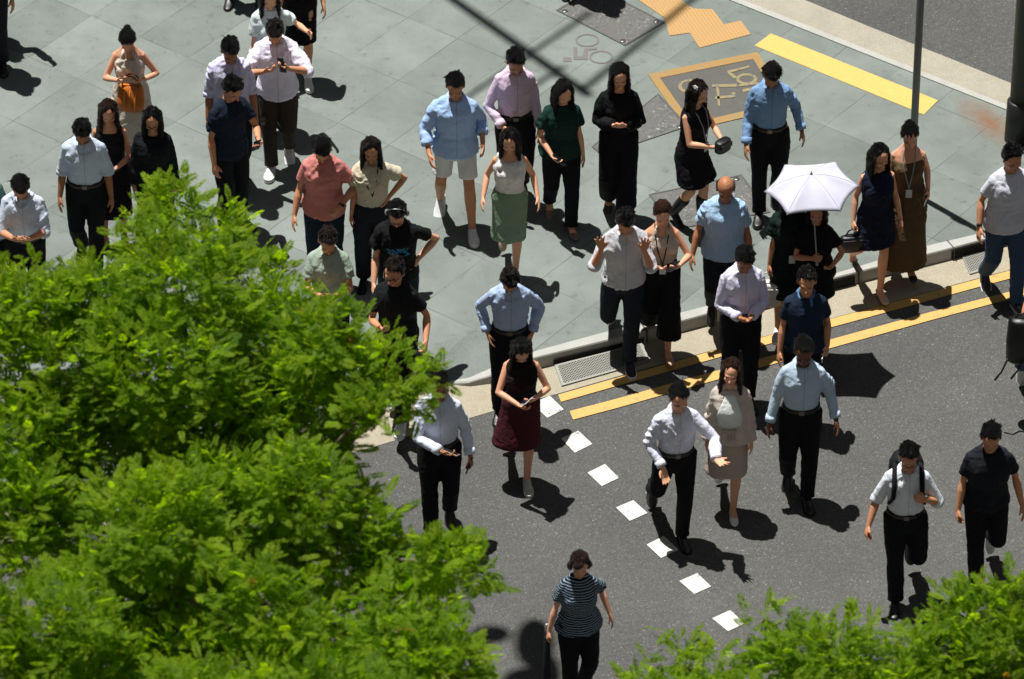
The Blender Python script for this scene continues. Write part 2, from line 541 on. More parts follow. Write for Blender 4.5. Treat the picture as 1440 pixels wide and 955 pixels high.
# dark drain inlets cut under the kerb stones
def inlet(u0, u1, zt_):
    def fpt(u, z):
        i = max(k for k in range(len(front)) if front[k][0] >= u); (a0, b0), (a1, b1) = front[i], front[i + 1]
        w_ = (u - a0) / (a1 - a0); p = G(u, b0 + (b1 - b0) * w_, PV); return Vector((p.x + .003, p.y - .022, z))
    m = MB(); m.poly([fpt(u0, .008), fpt(u1, .008), fpt(u1, zt_), fpt(u0, zt_)])
    tag(m.build('kerb_inlet', m_plain('inlet_dark', '1d1c1a', .95), smooth=False), kind='structure')


inlet(778, 905, .062); inlet(1166, 1202, .10); inlet(1338, 1440, .10)

# gutter slab and crossing apron
top = [(1900, 195), (1460, 330), (1337, 364), (1164, 410), (1000, 456), (880, 487), (752, 518), (631, 545), (300, 640), (-400, 845)]
bot = [(1900, 255), (1450, 372), (1384, 389), (1200, 439.5), (1014, 489.5), (880, 526), (783, 554), (700, 576), (540, 624), (280, 700), (-400, 905)]
m = MB()
m.poly([G(u, v - 12, 0.004) for u, v in top] + [G(u, v, 0.004) for u, v in reversed(bot)])
tag(m.build('gutter_slab', CONC, smooth=False), kind='structure')


def ribbon(name, upper, lower, mat, z):
    m = MB(); a = m.ring([G(u, v, z) for u, v in upper]); b = m.ring([G(u, v, z) for u, v in lower])
    m.skin([a, b], cap=False, closed=False); return tag(m.build(name, mat, smooth=False), kind='structure')


ribbon('yellow_line', [(785, 555), (860, 533.5), (1014, 490), (1200, 440), (1384, 390), (1900, 252)],
       [(789, 565), (866, 543), (1016, 501), (1203, 451), (1389, 400), (1900, 264)], YEL, 0.008)
ribbon('yellow_line', [(801, 578), (868, 560.5), (969, 532), (1304, 440), (1405, 414), (1900, 282)],
       [(806, 590), (870, 573), (972, 544), (1306, 451), (1407, 424), (1900, 294)], YEL, 0.008)
for (u, v) in ((771, 572), (811, 621), (848, 668), (888, 718), (931, 769), (978, 821), (1025, 873), (1070, 928), (1118, 985)):
    j = random.uniform
    e1 = (12.4, -5.6); e2 = (10.2, 9.4)
    pts = [(u - e1[0] - e2[0], v - e1[1] - e2[1]), (u + e1[0] - e2[0], v + e1[1] - e2[1]),
           (u + e1[0] + e2[0], v + e1[1] + e2[1]), (u - e1[0] + e2[0], v - e1[1] + e2[1])]
    sheet('road_dash_marking', [(a + j(-1, 1), b + j(-.8, .8)) for a, b in pts], WHT, 0.006)
sheet('yellow_band_marking', [(1084, 47), (1319, 141), (1299, 161), (1061, 64)], YELP, PV + 0.004)

# tactile paving
m = MB()
m.slab([G(u, v, PV + 0.006) for u, v in [(780, -80), (935, 25), (941, 50), (970, 46), (984, 67), (1056, 48), (1042, 29), (1018, 34), (1002, 13), (975, 12), (870, -60)]], 0.02)
tag(m.build('tactile_paving', m_tactile(), smooth=False), kind='structure')

# inspection covers: infill plate > steel frame, lifting studs
COVER = m_cover(); STEEL = m_plain('cover_steel', '6f6f6c', 0.45, 0.7)


def cover(corners, label, studs):
    m = MB(); m.slab([G(u, v, PV + 0.005) for u, v in corners], 0.03)
    root = tag(m.build('inspection_cover', COVER, smooth=False), label, 'inspection cover', 'inspection covers set in the paving')
    P = [G(u, v, PV + 0.009) for u, v in corners]; c = sum(P, Vector()) / 4
    m = MB()
    for k in range(4):
        a, b = P[k], P[(k + 1) % 4]; ai = a + (c - a) * 0.05; bi = b + (c - b) * 0.05
        m.slab([a, b, bi, ai], 0.02)
    m.build('frame', STEEL, root, smooth=False)
    for k in studs:
        q = P[k] + (c - P[k]) * 0.16
        m = MB(); m.loft([(q + Vector((0, 0, z)), Vector((r, 0, 0)), Vector((0, r, 0))) for z, r in ((-0.02, .028), (0.002, .028), (0.004, .02))], 14)
        m.build('lifting_eye', m_plain('stud_steel', '8d8c88', 0.35, 0.9), root)


cover([(782, 14), (879, 64), (935, 31), (838, -19)], 'dark recessed inspection cover beside the bicycle stencil', (0, 1, 2))
cover([(832, 206), (846, 218), (968, 177), (926, 131)], 'speckled inspection cover beside the yellow framed bicycle box', (2,))
cover([(912, 273), (1043, 245), (1083, 298), (950, 322)], 'worn grey inspection cover behind the balding man', (1,))

# bicycle stencil
STEN = m_paint('stencil_paint', '6d6864', '8a8f88', 0.36)


def pxz(z0, ox, oy, k): return lambda x, y: (ox + x / k, oy + y / k)


def ring_mark(m, cu, cv, ru, rv, wu, z):
    a = m.ring([G(cu + ru * math.cos(t), cv + rv * math.sin(t), z) for t in np.linspace(0, 2 * math.pi, 33)[:-1]])
    ru2, rv2 = ru - wu, rv - wu * 0.62
    b = m.ring([G(cu + ru2 * math.cos(t), cv + rv2 * math.sin(t), z) for t in np.linspace(0, 2 * math.pi, 33)[:-1]])
    m.skin([a, b], cap=False)


m = MB(); z = PV + 0.004; q = pxz(z, 770, 0, 6.857)
ring_mark(m, 825.9, 56.6, 16.8, 9.2, 2.7, z); ring_mark(m, 845.2, 80.2, 17, 9.2, 2.7, z)
for P in ([(250, 455), (285, 455), (285, 540), (250, 575)], [(250, 575), (285, 540), (340, 540), (385, 575)],
          [(340, 540), (350, 470), (392, 486), (385, 575)], [(350, 470), (475, 455), (475, 475), (392, 486)],
          [(150, 552), (230, 552), (230, 595), (150, 595)]):
    m.poly([G(*q(x, y), z) for x, y in P])
tag(m.build('bicycle_stencil', STEN, smooth=False), kind='structure')
# yellow framed bicycle box
z = PV + 0.004
m = MB(); m.poly([G(u, v, z) for u, v in [(913, 105), (1064, 74), (1111, 148), (966, 182)]])
tag(m.build('bicycle_box_infill', m_aggregate('box_grey', '605f5a', 120), smooth=False), kind='structure')
BOXY = m_paint('box_yellow', '997a48', '77756c', 0.43)
m = MB(); z += 0.004
O = [(911, 104), (1065, 73), (1114, 149), (966, 184)]; I = [(928, 109.5), (1059, 83), (1098, 144), (973, 173)]
a = m.ring([G(u, v, z) for u, v in O]); b = m.ring([G(u, v, z) for u, v in I]); m.skin([a, b], cap=False)
tag(m.build('bicycle_box_frame', BOXY, smooth=False), kind='structure')
m = MB(); q = pxz(z, 900, 60, 7.2)
ring_mark(m, 969, 121, 15.5, 9.6, 5, z); ring_mark(m, 1050, 111, 15, 8, 5, z)
for P in ([(730, 422), (980, 418), (980, 446), (730, 450)], [(760, 545), (965, 525), (965, 552), (760, 572)],
          [(770, 450), (800, 450), (812, 640), (790, 640)], [(925, 505), (965, 500), (965, 525), (935, 530)],
          [(880, 285), (1105, 232), (1105, 252), (890, 310)], [(890, 310), (920, 300), (985, 350), (950, 365)],
          [(985, 440), (1010, 420), (1195, 400), (1195, 420), (1040, 440)], [(1040, 470), (1150, 450), (1150, 480), (1040, 500)]):
    m.poly([G(*q(x, y), z + 0.001) for x, y in P])
tag(m.build('bicycle_box_marking', m_paint('box_mark', '8c7f5c', '605f5a', 0.46), smooth=False), kind='structure')

# drain gratings in the gutter: pit, frame, lattice
GRATE = m_plain('galvanised_steel', '98978e', 0.55, 0.3); PIT = m_plain('drain_pit', '2d2b27', 0.95)


def grating(A, Bp, Cp, D, label):
    """corners in photo pixels: back-left, back-right, front-right, front-left"""
    P = [G(u, v, 0.012) for u, v in (A, Bp, Cp, D)]
    m = MB(); m.poly([p + Vector((0, 0, -0.005)) for p in P])
    root = tag(m.build('drain_grating', PIT, smooth=False), label, 'drain grating', 'drain gratings along the gutter')

    def at(s, t): return (P[0] * (1 - s) + P[1] * s) * (1 - t) + (P[3] * (1 - s) + P[2] * s) * t
    m = MB(); e = 0.03; e2 = 0.08
    for q in ([at(0, 0), at(1, 0), at(1, e2), at(0, e2)], [at(0, 1 - e2), at(1, 1 - e2), at(1, 1), at(0, 1)],
              [at(0, e2), at(e, e2), at(e, 1 - e2), at(0, 1 - e2)], [at(1 - e, e2), at(1, e2), at(1, 1 - e2), at(1 - e, 1 - e2)]):
        m.slab([p + Vector((0, 0, 0.006)) for p in q], 0.008)
    m.build('frame', GRATE, root, smooth=False)
    L = (P[1] - P[0]).length; W = (P[3] - P[0]).length; n = int((L + W) / 0.030)
    m = MB()
    for k in range(1, n):
        for sgn in (1, -1):
            d = k * 0.030
            x0, y0 = (min(d, L), max(0, d - L)); x1, y1 = (max(0, d - W), min(d, W))
            if sgn < 0: x0, x1 = L - x0, L - x1
            a, b = at(x0 / L, y0 / W), at(x1 / L, y1 / W)
            if (a - b).length < 0.02: continue
            t = (b - a).normalized(); s = Vector((-t.y, t.x, 0)) * 0.0035
            m.slab([p + Vector((0, 0, 0.003 if sgn > 0 else 0.0045)) for p in (a + s, b + s, b - s, a - s)], 0.004)
    m.build('lattice', GRATE, root, smooth=False)


grating((780, 514), (902, 482), (914, 508), (790, 543), 'steel drain grating in the gutter under the striding man with raised hands')
grating((1352, 358), (1392, 347), (1402, 374), (1364, 386), 'short drain grating behind the jeans of the man in white T-shirt')
grating((1424, 339), (1560, 302), (1575, 330), (1434, 368), 'drain grating in the gutter at the edge of view')

# poles
def pole(base, h, r, name, label, mat, base_h=0.0, base_r=0.0, base_mat=None, taper=1.0):
    m = MB(); secs = []
    for z, k in ((0, 1), (h * 0.5, (1 + taper) / 2), (h, taper)):
        secs.append((Vector((0, 0, z)), Vector((r * k, 0, 0)), Vector((0, r * k, 0))))
    secs.append((Vector((0, 0, h + 0.02)), Vector((r * 0.5, 0, 0)), Vector((0, r * 0.5, 0))))
    m.loft(secs, 20)
    root = tag(m.build(name, mat), label, name.replace('_', ' ')); root.location = base
    if base_h:
        m = MB(); m.loft([(Vector((0, 0, z)), Vector((k, 0, 0)), Vector((0, k, 0))) for z, k in ((0, base_r * 1.05), (base_h, base_r), (base_h + 0.015, r * 1.02))], 20)
        m.build('base_sleeve', base_mat or mat, root)
    return root


GREYM = m_plain('pole_paint', '6d7170', 0.45, 0.4); DARKM = m_plain('dark_pole_paint', '2b2d2b', 0.5, 0.3)
sp = pole(G(1281, 270, PV), 2.95, 0.034, 'sign_post', 'slim grey sign post rising behind the woman in the brown dress', GREYM, 0.05, 0.07)
m = MB(); m.box((0, 0, 2.7), 0.22, 0.006, 0.2, Matrix.Rotation(math.radians(-35), 3, 'Z')); m.build('sign_plate', m_plain('sign_back', '9a9c9b', 0.5, 0.3), sp, smooth=False)
pole(G(1431, 196, PV), 7.0, 0.095, 'lamp_post', 'thick dark lamp post at the pavement corner with rust stain at its foot', m_plain('lamp_post_paint', '3a3d39', 0.5, 0.3), 0.42, 0.118, DARKM, 0.8)

# overhead gantry of bars standing beyond the crossing: it throws the crossing bar shadows over the paving
def shadow_src(u, v, z, zg=PV): return G(u, v, zg) + Vector((-SHX * (z - zg), -SHY * (z - zg), z - zg))


ZB = 12.0
root = bpy.data.objects.new('overhead_gantry', None); SC.collection.objects.link(root)
tag(root, 'grey overhead bar frame above the pavement, throwing the crossing bar shadows', 'gantry')
A_, B_ = shadow_src(400, -168, ZB), shadow_src(826, 132, ZB)
m = MB(); m.limb([A_, B_], [0.055, 0.055]); m.build('main_bar', GREYM, root)
for (u0, v0), (u1, v1), r in (((818, 128), (1060, -72), 0.038), ((640, 148), (830, 18), 0.03), ((724, 138), (792, 94), 0.03)):
    m = MB(); m.limb([shadow_src(u0, v0, ZB + 0.05), shadow_src(u1, v1, ZB + 0.05)], [r, r]); m.build('cross_bar', GREYM, root)
m = MB(); m.limb([(A_.x, A_.y, 0), (A_.x, A_.y, ZB + 0.2)], [0.09, 0.08]); m.build('mast', GREYM, root)
# unseen mast, arm and rounded shapes added to cast the soft road shadow
root = bpy.data.objects.new('shadow_arm', None); SC.collection.objects.link(root)
tag(root, 'unseen arm with rounded shapes, added to throw the soft blotched road shadow', 'shadow caster')
ZL = 12.0
m = MB(); e = shadow_src(735, 905, ZL, 0)
m.limb([(e.x - 5.6, e.y, 0), (e.x - 5.6, e.y, ZL)], [0.1, 0.08]); m.limb([(e.x - 5.6, e.y, ZL), (e.x - .3, e.y, ZL)], [0.06, 0.04]); m.build('mast', GREYM, root)
for u, v, a, b, c in ((752, 905, .17, .33, .1), (690, 892, .17, .12, .1), (742, 960, .22, .2, .12), (770, 950, .12, .3, .1)):
    m = MB(); m.ellipsoid(shadow_src(u, v, ZL, 0), a, b, c); m.build('shadow_blob', GREYM, root)


# unseen towers added to shut out sky fill; the pale one bounces light back
FAC = m_aggregate('tower_cladding', '5d666e', 3); FACL = m_aggregate('bounce_tower_cladding', 'd2cfc8', 3); GLZ = m_plain('tower_glass', '20272c', .12, 0, .6)


def tower(x0, x1, y0, y1, h, label, fac=None, band=1.1):
    m = MB(); m.box(((x0 + x1) / 2, (y0 + y1) / 2, h / 2), (x1 - x0) / 2, (y1 - y0) / 2, h / 2)
    root = tag(m.build('light_shaping_tower', fac or FAC, smooth=False), label, 'building', 'unseen towers added to shape the light')
    m = MB()
    for k in range(int(h // 4)):
        m.box(((x0 + x1) / 2, (y0 + y1) / 2, 5.2 + k * 4), (x1 - x0) / 2 + .05, (y1 - y0) / 2 + .05, band)
    m.build('window_band', GLZ, root, smooth=False)


tower(-60, 60, 34, 60, 100, 'unseen tower added across the far road to block sky')
tower(-62, -32, -60, 26, 100, 'unseen tower added along the left side of the street to block sky')
tower(32, 62, -60, 26, 110, 'unseen tower added along the right side of the street to block sky')
tower(-31, 31, -85, -52, 110, 'unseen pale tower added behind the viewpoint to bounce light', FACL, .6)

# ------------------------------------------------------------------ people
TOR = {'m': [(.79, .135, .095, 0), (.86, .165, .115, .005), (.93, .170, .118, .008), (1.0, .155, .105, 0), (1.08, .150, .102, -.005),
             (1.18, .160, .110, -.005), (1.28, .172, .118, 0), (1.35, .172, .110, .008), (1.40, .150, .090, .012), (1.44, .105, .072, .015), (1.475, .066, .058, .017), (1.52, .055, .056, .012)],
       'f': [(.79, .14, .10, 0), (.86, .170, .116, .008), (.92, .174, .118, .01), (1.0, .146, .10, 0), (1.07, .126, .09, -.003), (1.16, .136, .098, -.008),
             (1.25, .146, .112, -.014), (1.33, .147, .10, 0), (1.385, .132, .082, .01), (1.43, .094, .062, .014), (1.465, .055, .05, .016), (1.52, .046, .047, .012)]}
ARM_T = {'down': (.225, -.05, .85), 'downf': (.22, -.17, .89), 'back': (.23, .15, .90), 'phone': (.07, -.33, 1.16), 'hip': (.185, -.01, 1.03),
         'pocket': (.20, -.03, .93), 'clasp': (.055, -.25, 1.06), 'raise': (.25, -.2, 1.38), 'belly': (.06, -.22, 1.16)}
EYE = m_plain('eye', '382620', 0.35); LIP = m_plain('lip', '9c5f55', 0.45); BROW = m_plain('brow', '54392c', 0.7)
FIX = []


def ik(a, t, l1, l2, pole):
    d = t - a; L = d.length
    mx = (l1 + l2) * 0.997
    if L > mx: d = d * (mx / L); L = mx
    L = max(L, abs(l1 - l2) + 0.02); dn = d.normalized()
    ca = (l1 * l1 + L * L - l2 * l2) / (2 * l1 * L); ca = max(-1, min(1, ca))
    p = pole - dn * pole.dot(dn)
    p = p.normalized() if p.length > 1e-5 else Vector((0, 0, 1))
    e = a + dn * (l1 * ca) + p * (l1 * math.sqrt(1 - ca * ca))
    return e, a + dn * L


def smooth01(x): x = max(0, min(1, x)); return x * x * (3 - 2 * x)


def person(P):
    male = P['sex'] == 'm'; H = P['H'] * (.975 if P['sex'] == 'm' else .99); s = H / 1.735; w = P.get('w', 1.0)
    lean = math.radians(P.get('lean', 4)); twist = math.radians(P.get('twist', 0)); side = math.radians(P.get('side', 0))
    hp, hy, hr = [math.radians(x) for x in P.get('head', (20, 0, 0))]
    hp += math.radians(8 if hp > .5 else 2)
    rad = .89 if male else 0.77
    # legs
    legs = P['legs']; hipx = .088
    dz = 0.0
    for a in legs:
        if a[3] < 30:
            h = math.hypot(a[1], abs(a[0]) - hipx); dz = max(dz, .915 - a[2] - math.sqrt(max(.01, .824 ** 2 - h * h)))
    off = Vector((0, 0, -dz))

    def wgt(z): return smooth01((z - .86) / .34)

    def T(x, y, z):
        k = wgt(z); a = lean * k; zz = z - .93
        y2 = y * math.cos(a) - zz * math.sin(a); z2 = y * math.sin(a) + zz * math.cos(a)
        tw = twist * k; x3 = x * math.cos(tw) - y2 * math.sin(tw); y3 = x * math.sin(tw) + y2 * math.cos(tw)
        sd_ = side * k
        return Vector((x3 + z2 * math.sin(sd_), y3, z2 * math.cos(sd_) - x3 * math.sin(sd_) * .6 + .93)) + off

    def sec(row, g=0.0, gy=None):
        z, hw, hd, yo = row
        hw = hw * (.925 if male else .97) * (1 + (w - 1) * (1.0 if z < 1.4 else .4)); hd = hd * (1 + (w - 1) * (1.35 if z < 1.38 else .4))
        c = T(0, yo, z); return (c, T(hw + g, yo, z) - c, T(0, yo + hd + (g if gy is None else gy), z) - c)

    def row_at(z):
        R = TOR[P['sex']]
        if z <= R[0][0]: return (z,) + R[0][1:]
        for a, b in zip(R, R[1:]):
            if a[0] <= z <= b[0]:
                k = (z - a[0]) / (b[0] - a[0]); return (z,) + tuple(a[i] + (b[i] - a[i]) * k for i in (1, 2, 3))
        return R[-1]

    sw = (.146 if male else .127) * (1 + (w - 1) * .6)
    SH = [T(sx * sw, .012, 1.365) for sx in (-1, 1)]
    arms = []
    for i, key in enumerate(('AL', 'AR')):
        sx = (-1, 1)[i]; sp_ = P.get(key, 'down')
        poled = Vector((sx * .16, .9, -.25))
        if isinstance(sp_, str):
            t = Vector(ARM_T[sp_]); t.x *= sx * (1.0 if male else .9) * (1 + (w - 1) * .8)
            if sp_ == 'hip': poled = Vector((sx, .55, .1))
            if sp_ == 'pocket': poled = Vector((sx * .55, .8, .1))
            if sp_ == 'raise': poled = Vector((sx * .55, .1, -1))
            if sp_ in ('phone', 'clasp', 'belly'): poled = Vector((sx * .55, .45, -.8))
            if sp_ in ('down', 'downf', 'back'): t = t + Vector((0, -.5 * lean * .45, -dz))
        else:
            t = Vector(sp_[:3])
            if len(sp_) > 3: poled = Vector(sp_[3:6])
            elif t.y < -.18: poled = Vector((sx * .7, .4, -.8))
        e, wr = ik(SH[i], t, .285 * (1 if male else .96), .25 * (1 if male else .96), poled)
        arms.append((SH[i], e, wr))
    legj = []
    for i, a in enumerate(legs):
        sx = (-1, 1)[i]; hpj = Vector((sx * hipx, 0.0, .915)) + off
        kn, an = ik(hpj, Vector(a[:3]), .42, .41, Vector((sx * .10 + (a[0] - sx * hipx) * .5, -1, .12)))
        legj.append((hpj, kn, an, math.radians(a[3]), math.radians(a[4] if len(a) > 4 else sx * 7)))

    # head frame
    nb = T(0, .016, 1.475)
    RH = Matrix.Rotation(hy, 3, 'Z') @ Matrix.Rotation(hr, 3, 'Y') @ Matrix.Rotation(hp, 3, 'X')
    half = Matrix.Rotation(hy * .4, 3, 'Z') @ Matrix.Rotation(hp * .55, 3, 'X')
    hs = 1.06 if male else 1.02
    hc = nb + half @ Vector((0, -.008, .140))

    def Hd(x, y, z): return hc + RH @ (Vector((x, y, z)) * hs)

    top = P['top']; bot = P['bot']; sleeve = top.get('sleeve', 'short')
    tucked = top.get('tuck', False)
    slv = {'none': 0, 'short': .62, 'elbow': 1.12, 'long': 1.93, 'threequarter': 1.6}[sleeve]
    cov = .86
    # ---------------- body
    m = MB()
    nk = {'halter': 1.36, 'off': 1.33, 'tank': 1.40, 'shell': 1.42}.get(top['kind'], 1.46)
    rows = [sec(r, -.012 if r[0] < nk - .02 else 0.0) for r in TOR[P['sex']]]
    m.loft(rows, 24)
    if not male:
        for sx in (-1, 1): m.ellipsoid(T(sx * .068, -.085, 1.255), .058, .048, .058)
    neckr = .056 if male else .046
    m.limb([T(0, .018, 1.44), nb + half @ Vector((0, 0, .03)), Hd(0, .022, -.05)], [neckr * 1.15, neckr, neckr * .98])
    for sx in (-1, 1): m.limb([T(sx * .035, .02, 1.47), T(sx * sw * .62, .018, 1.412), T(sx * sw, .012, 1.372)], [.036 * rad, .036 * rad, .036 * rad])
    for (a, e, wr), sx in zip(arms, (-1, 1)):
        ku = cov if slv > .5 else 1.0; kf = cov if slv > 1.5 else 1.0
        m.limb([a + (a - T(0, .01, 1.36)) * -.25, a, a.lerp(e, .5), e], [.040 * rad, .051 * rad * (ku if slv else 1), .046 * rad * ku, .038 * rad * ku])
        m.limb([e, e.lerp(wr, .28), e.lerp(wr, .7), wr], [.040 * rad * ku, .043 * rad * kf, .034 * rad * kf, .027 * rad])
    blen = bot.get('len', .1); pants = bot['kind'] in ('trousers', 'shorts')
    for (h, k, an, pit, fy) in legj:
        c1 = cov
        c2 = cov if (pants and blen < .3) else 1.0
        calf = k.lerp(an, .3) + Vector((0, .012, 0))
        m.limb([h + Vector((0, 0, .03)), h.lerp(k, .35), h.lerp(k, .75), k], [.086 * c1, .082 * (.95 if male else .93) * c1, .064 * (1 if male else .92) * c1, .054 * (1 if male else .9) * min(c1 + .1, 1)])
        m.limb([k, calf, k.lerp(an, .65), an], [.053 * (1 if male else .88) * c2, .056 * (1 if male else .9) * c2, .043 * (1 if male else .88) * c2, .036 * (1 if male else .9)])
    feet = []
    for (h, k, an, pit, fy), sx in zip(legj, (-1, 1)):
        RF = Matrix.Rotation(fy, 3, 'Z') @ Matrix.Rotation(pit, 3, 'X'); fk = (1.0 if male else .92)
        FL = (lambda x, y, z, an=an, RF=RF, fk=fk: an + RF @ (Vector((x, y, z)) * fk)); feet.append((FL, an, RF, fk))
        sv = [(.052, .022, -.07, -.02), (.03, .03, -.08, .0), (-.03, .033, -.08, -.005), (-.09, .038, -.08, -.035), (-.14, .04, -.08, -.052), (-.175, .032, -.079, -.058), (-.192, .015, -.075, -.063)]
        secs = []
        for y, hw, zb, zt in sv:
            c = FL(0, y, (zb + zt) / 2); secs.append((c, FL(hw, y, (zb + zt) / 2) - c, FL(0, y, zt) - c))
        m.loft(secs, 14)
    # head
    m.ellipsoid(Hd(0, .012, .025), .075 * hs, .093 * hs, .088 * hs, RH)
    m.ellipsoid(Hd(0, -.022, -.035), .059 * hs, .064 * hs, .076 * hs, RH)
    m.ellipsoid(Hd(0, -.052, -.088), (.036 if male else .031) * hs, .033, .026, RH)
    m.ellipsoid(Hd(0, -.072, .022), .052, .018, .013, RH)
    for sx in (-1, 1):
        m.ellipsoid(Hd(sx * .036, -.060, -.022), .024, .022, .022, RH)
        m.ellipsoid(Hd(sx * .077, .012, -.01), .009, .02, .031, RH)
    m.limb([Hd(0, -.080, .008), Hd(0, -.094, -.012), Hd(0, -.105, -.027)], [.009, .011, .014], 8)
    m.ellipsoid(Hd(0, -.084, -.058), .023, .010, .0095, RH)
    # hands
    hands = []
    for (a, e, wr), sx, key in zip(arms, (-1, 1), ('HL', 'HR')):
        fd = (wr - e).normalized(); mode = P.get(key, 'relax'); arm_t = P.get(('AL', 'AR')[(sx + 1) // 2], 'down')
        if isinstance(mode, tuple): d = Vector(mode[0]); n_ = Vector(mode[1]); curl, spread = mode[2], mode[3]
        elif mode == 'relax': d = fd; n_ = Vector((-sx, .25, 0)); curl, spread = .38, 3
        elif mode == 'fist': d = fd; n_ = Vector((-sx, .2, 0)); curl, spread = 1.15, 1
        elif mode == 'hold': d = fd + Vector((-sx * .25, 0, 0)); n_ = Vector((-sx * .35, .35, 1)); curl, spread = .75, 3
        elif mode == 'open': d = Vector((sx * .15, -.1, 1)); n_ = Vector((-sx * .1, -1, -.1)); curl, spread = .10, 9
        elif mode == 'hip': d = Vector((-sx * .4, -.6, -.6)); n_ = Vector((-sx, .4, 0)); curl, spread = .3, 4
        d = d.normalized(); n_ = (n_ - d * n_.dot(d)).normalized(); lat = d.cross(n_) * (1 if sx < 0 else -1)
        q = .90 if not male else 1.0
        secs = []
        for t_, hw, th in ((-.01, .024, .019), (.02, .031, .018), (.05, .039, .017), (.083, .040, .0135)):
            secs.append((wr + d * t_ * q, lat * hw * q, n_ * th * q))
        m.loft(secs, 14)
        for fi, (lo, L) in enumerate(((.031, .070), (.0105, .080), (-.0105, .074), (-.030, .058))):
            p = wr + d * .08 * q + lat * lo * q; ang = curl * (.75 + .12 * fi)
            sp2 = math.radians(spread) * (1.5 - fi); dd = (d * math.cos(sp2) + lat * math.sin(sp2)); pts = [p]
            for sg, fr_ in ((0, .42), (1, .33), (2, .25)):
                an_ = ang * (sg + .6); dv = dd * math.cos(an_) + n_ * math.sin(an_); p = p + dv * L * fr_ * q; pts.append(p)
            m.limb(pts, [.0092 * q, .0088 * q, .0084 * q, .0078 * q], 8)
        tp = wr + d * .022 * q + lat * .028 * q + n_ * .004
        t1 = tp + (lat * .62 + d * .75 + n_ * .25).normalized() * .035 * q
        t2 = t1 + (lat * (.30 - .3 * min(curl, 1)) + d * .9 + n_ * (.25 + .5 * min(curl, 1))).normalized() * .038 * q
        m.limb([tp, t1, t2], [.014 * q, .0115 * q, .0092 * q], 8)
        hands.append((wr, d, n_, lat, q))

    skinm = m_skin(P['skin'])
    body = m.build('person', skinm, scale=s)
    body.data.materials.append(EYE); body.data.materials.append(LIP); body.data.materials.append(BROW)
    Hinv = (RH.transposed()); hcs = hc.copy()

    def headloc(co):
        R = np.array(Hinv); return ((co / s) - np.array(hcs)) @ R.T / hs

    def post_body(o, me):
        n = len(me.polygons); c = np.empty(n * 3, np.float32); me.polygons.foreach_get('center', c)
        h = headloc(c.reshape(-1, 3).astype(float)); x, y, z = np.abs(h[:, 0]), h[:, 1], h[:, 2]
        mi = np.zeros(n, np.int32)
        mi[(x > .021) & (x < .041) & (z > -.005) & (z < .004) & (y < -.058)] = 1
        mi[(x > .017) & (x < .043) & (z > .020) & (z < .025) & (y < -.055)] = 3
        mi[(x < .022) & (z > -.066) & (z < -.051) & (y < -.07)] = 2
        me.polygons.foreach_set('material_index', mi); me.update()
    remesh_later(body, .0078, 1, post_body)

    seed = hash(P['label']) % 97 if False else (int(P['px'][0] * 7 + P['px'][1] * 3) % 97)

    def cloth_post(amp, kz=1.0, flat_hem=False, cl=True):
        def f(o, me):
            co = get_co(me); no = get_no(me); q = co / s
            n1 = vnoise(q * np.array([8, 8, 5]) + seed, 1)
            n2 = vnoise(q * np.array([11, 11, 15 * kz]) + n1[:, None] * 2.4 + seed, 2)
            n3 = vnoise(q * np.array([26, 26, 20]) + n2[:, None] * 2 + seed, 3)
            d = (1 - np.abs(2 * n2 - 1)) * .62 + (1 - np.abs(2 * n3 - 1)) * .30 + n1 * .5 - .62
            msk = np.clip(vnoise(q * np.array([4.5, 4.5, 4.0]) + seed, 8) * 2.2 - .35, .12, 1.5)
            if flat_hem:
                kz_ = np.clip((q[:, 2] - (.985 - dz)) / .10, 0.05, 1); msk = msk * kz_
            set_co(me, co + no * (d * msk * amp * s)[:, None])
            if cl:
                k = q - np.array([0, 0, .93 - dz]); ca, sa = math.cos(-lean), math.sin(-lean)
                x, y, z = k.T; ct, st_ = math.cos(-twist), math.sin(-twist)
                x, y = x * ct - y * st_, x * st_ + y * ct
                put_attr(me, 'cl', np.stack([x, y * ca - z * sa, y * sa + z * ca + .93], 1))
        return f

    # ---------------- top garment
    tm = m_fabric(top['c'], top.get('pat'))
    m = MB(); g = top.get('ease', .011 if tucked else .015)
    hem = top.get('hem', .97 if tucked else .86)
    kind = top['kind']
    upper = {'halter': 1.37, 'off': 1.335, 'tank': 1.385, 'shell': 1.435, 'blouse': 1.425}.get(kind, 1.462)
    zs_ = [z for z in np.arange(hem, upper, .045)] + [upper]
    secs = []
    for z in zs_:
        gg = g
        if tucked and z < 1.03: gg = g * .6
        elif not tucked and z < 1.08 and bot['kind'] != 'dress': gg = g + .010 + (1.08 - z) * .07
        if z > 1.38: gg = min(g, .012)
        r = row_at(z)
        if kind in ('halter',) and z > 1.28: r = (z, r[1] * (1 - (z - 1.28) * 4.2), r[2] * 1.03, r[3] - .012)
        if kind == 'tank' and z > 1.33: r = (z, r[1] * (1 - (z - 1.33) * 3), r[2], r[3])
        secs.append(sec(r, gg))
    m.loft(secs, 26)
    if not male:
        for sx in (-1, 1): m.ellipsoid(T(sx * .066, -.088, 1.25), .064, .056, .064)
    if kind in ('halter', 'tank'):
        for sx in (-1, 1):
            if kind == 'halter': m.limb([T(sx * .075, -.075, 1.34), T(sx * .055, -.05, 1.43), T(sx * .03, .06, 1.475)], [.02, .016, .016])
            else: m.limb([T(sx * .095, -.075, 1.35), T(sx * .098, .0, 1.425), T(sx * .09, .08, 1.36)], [.026, .024, .026])
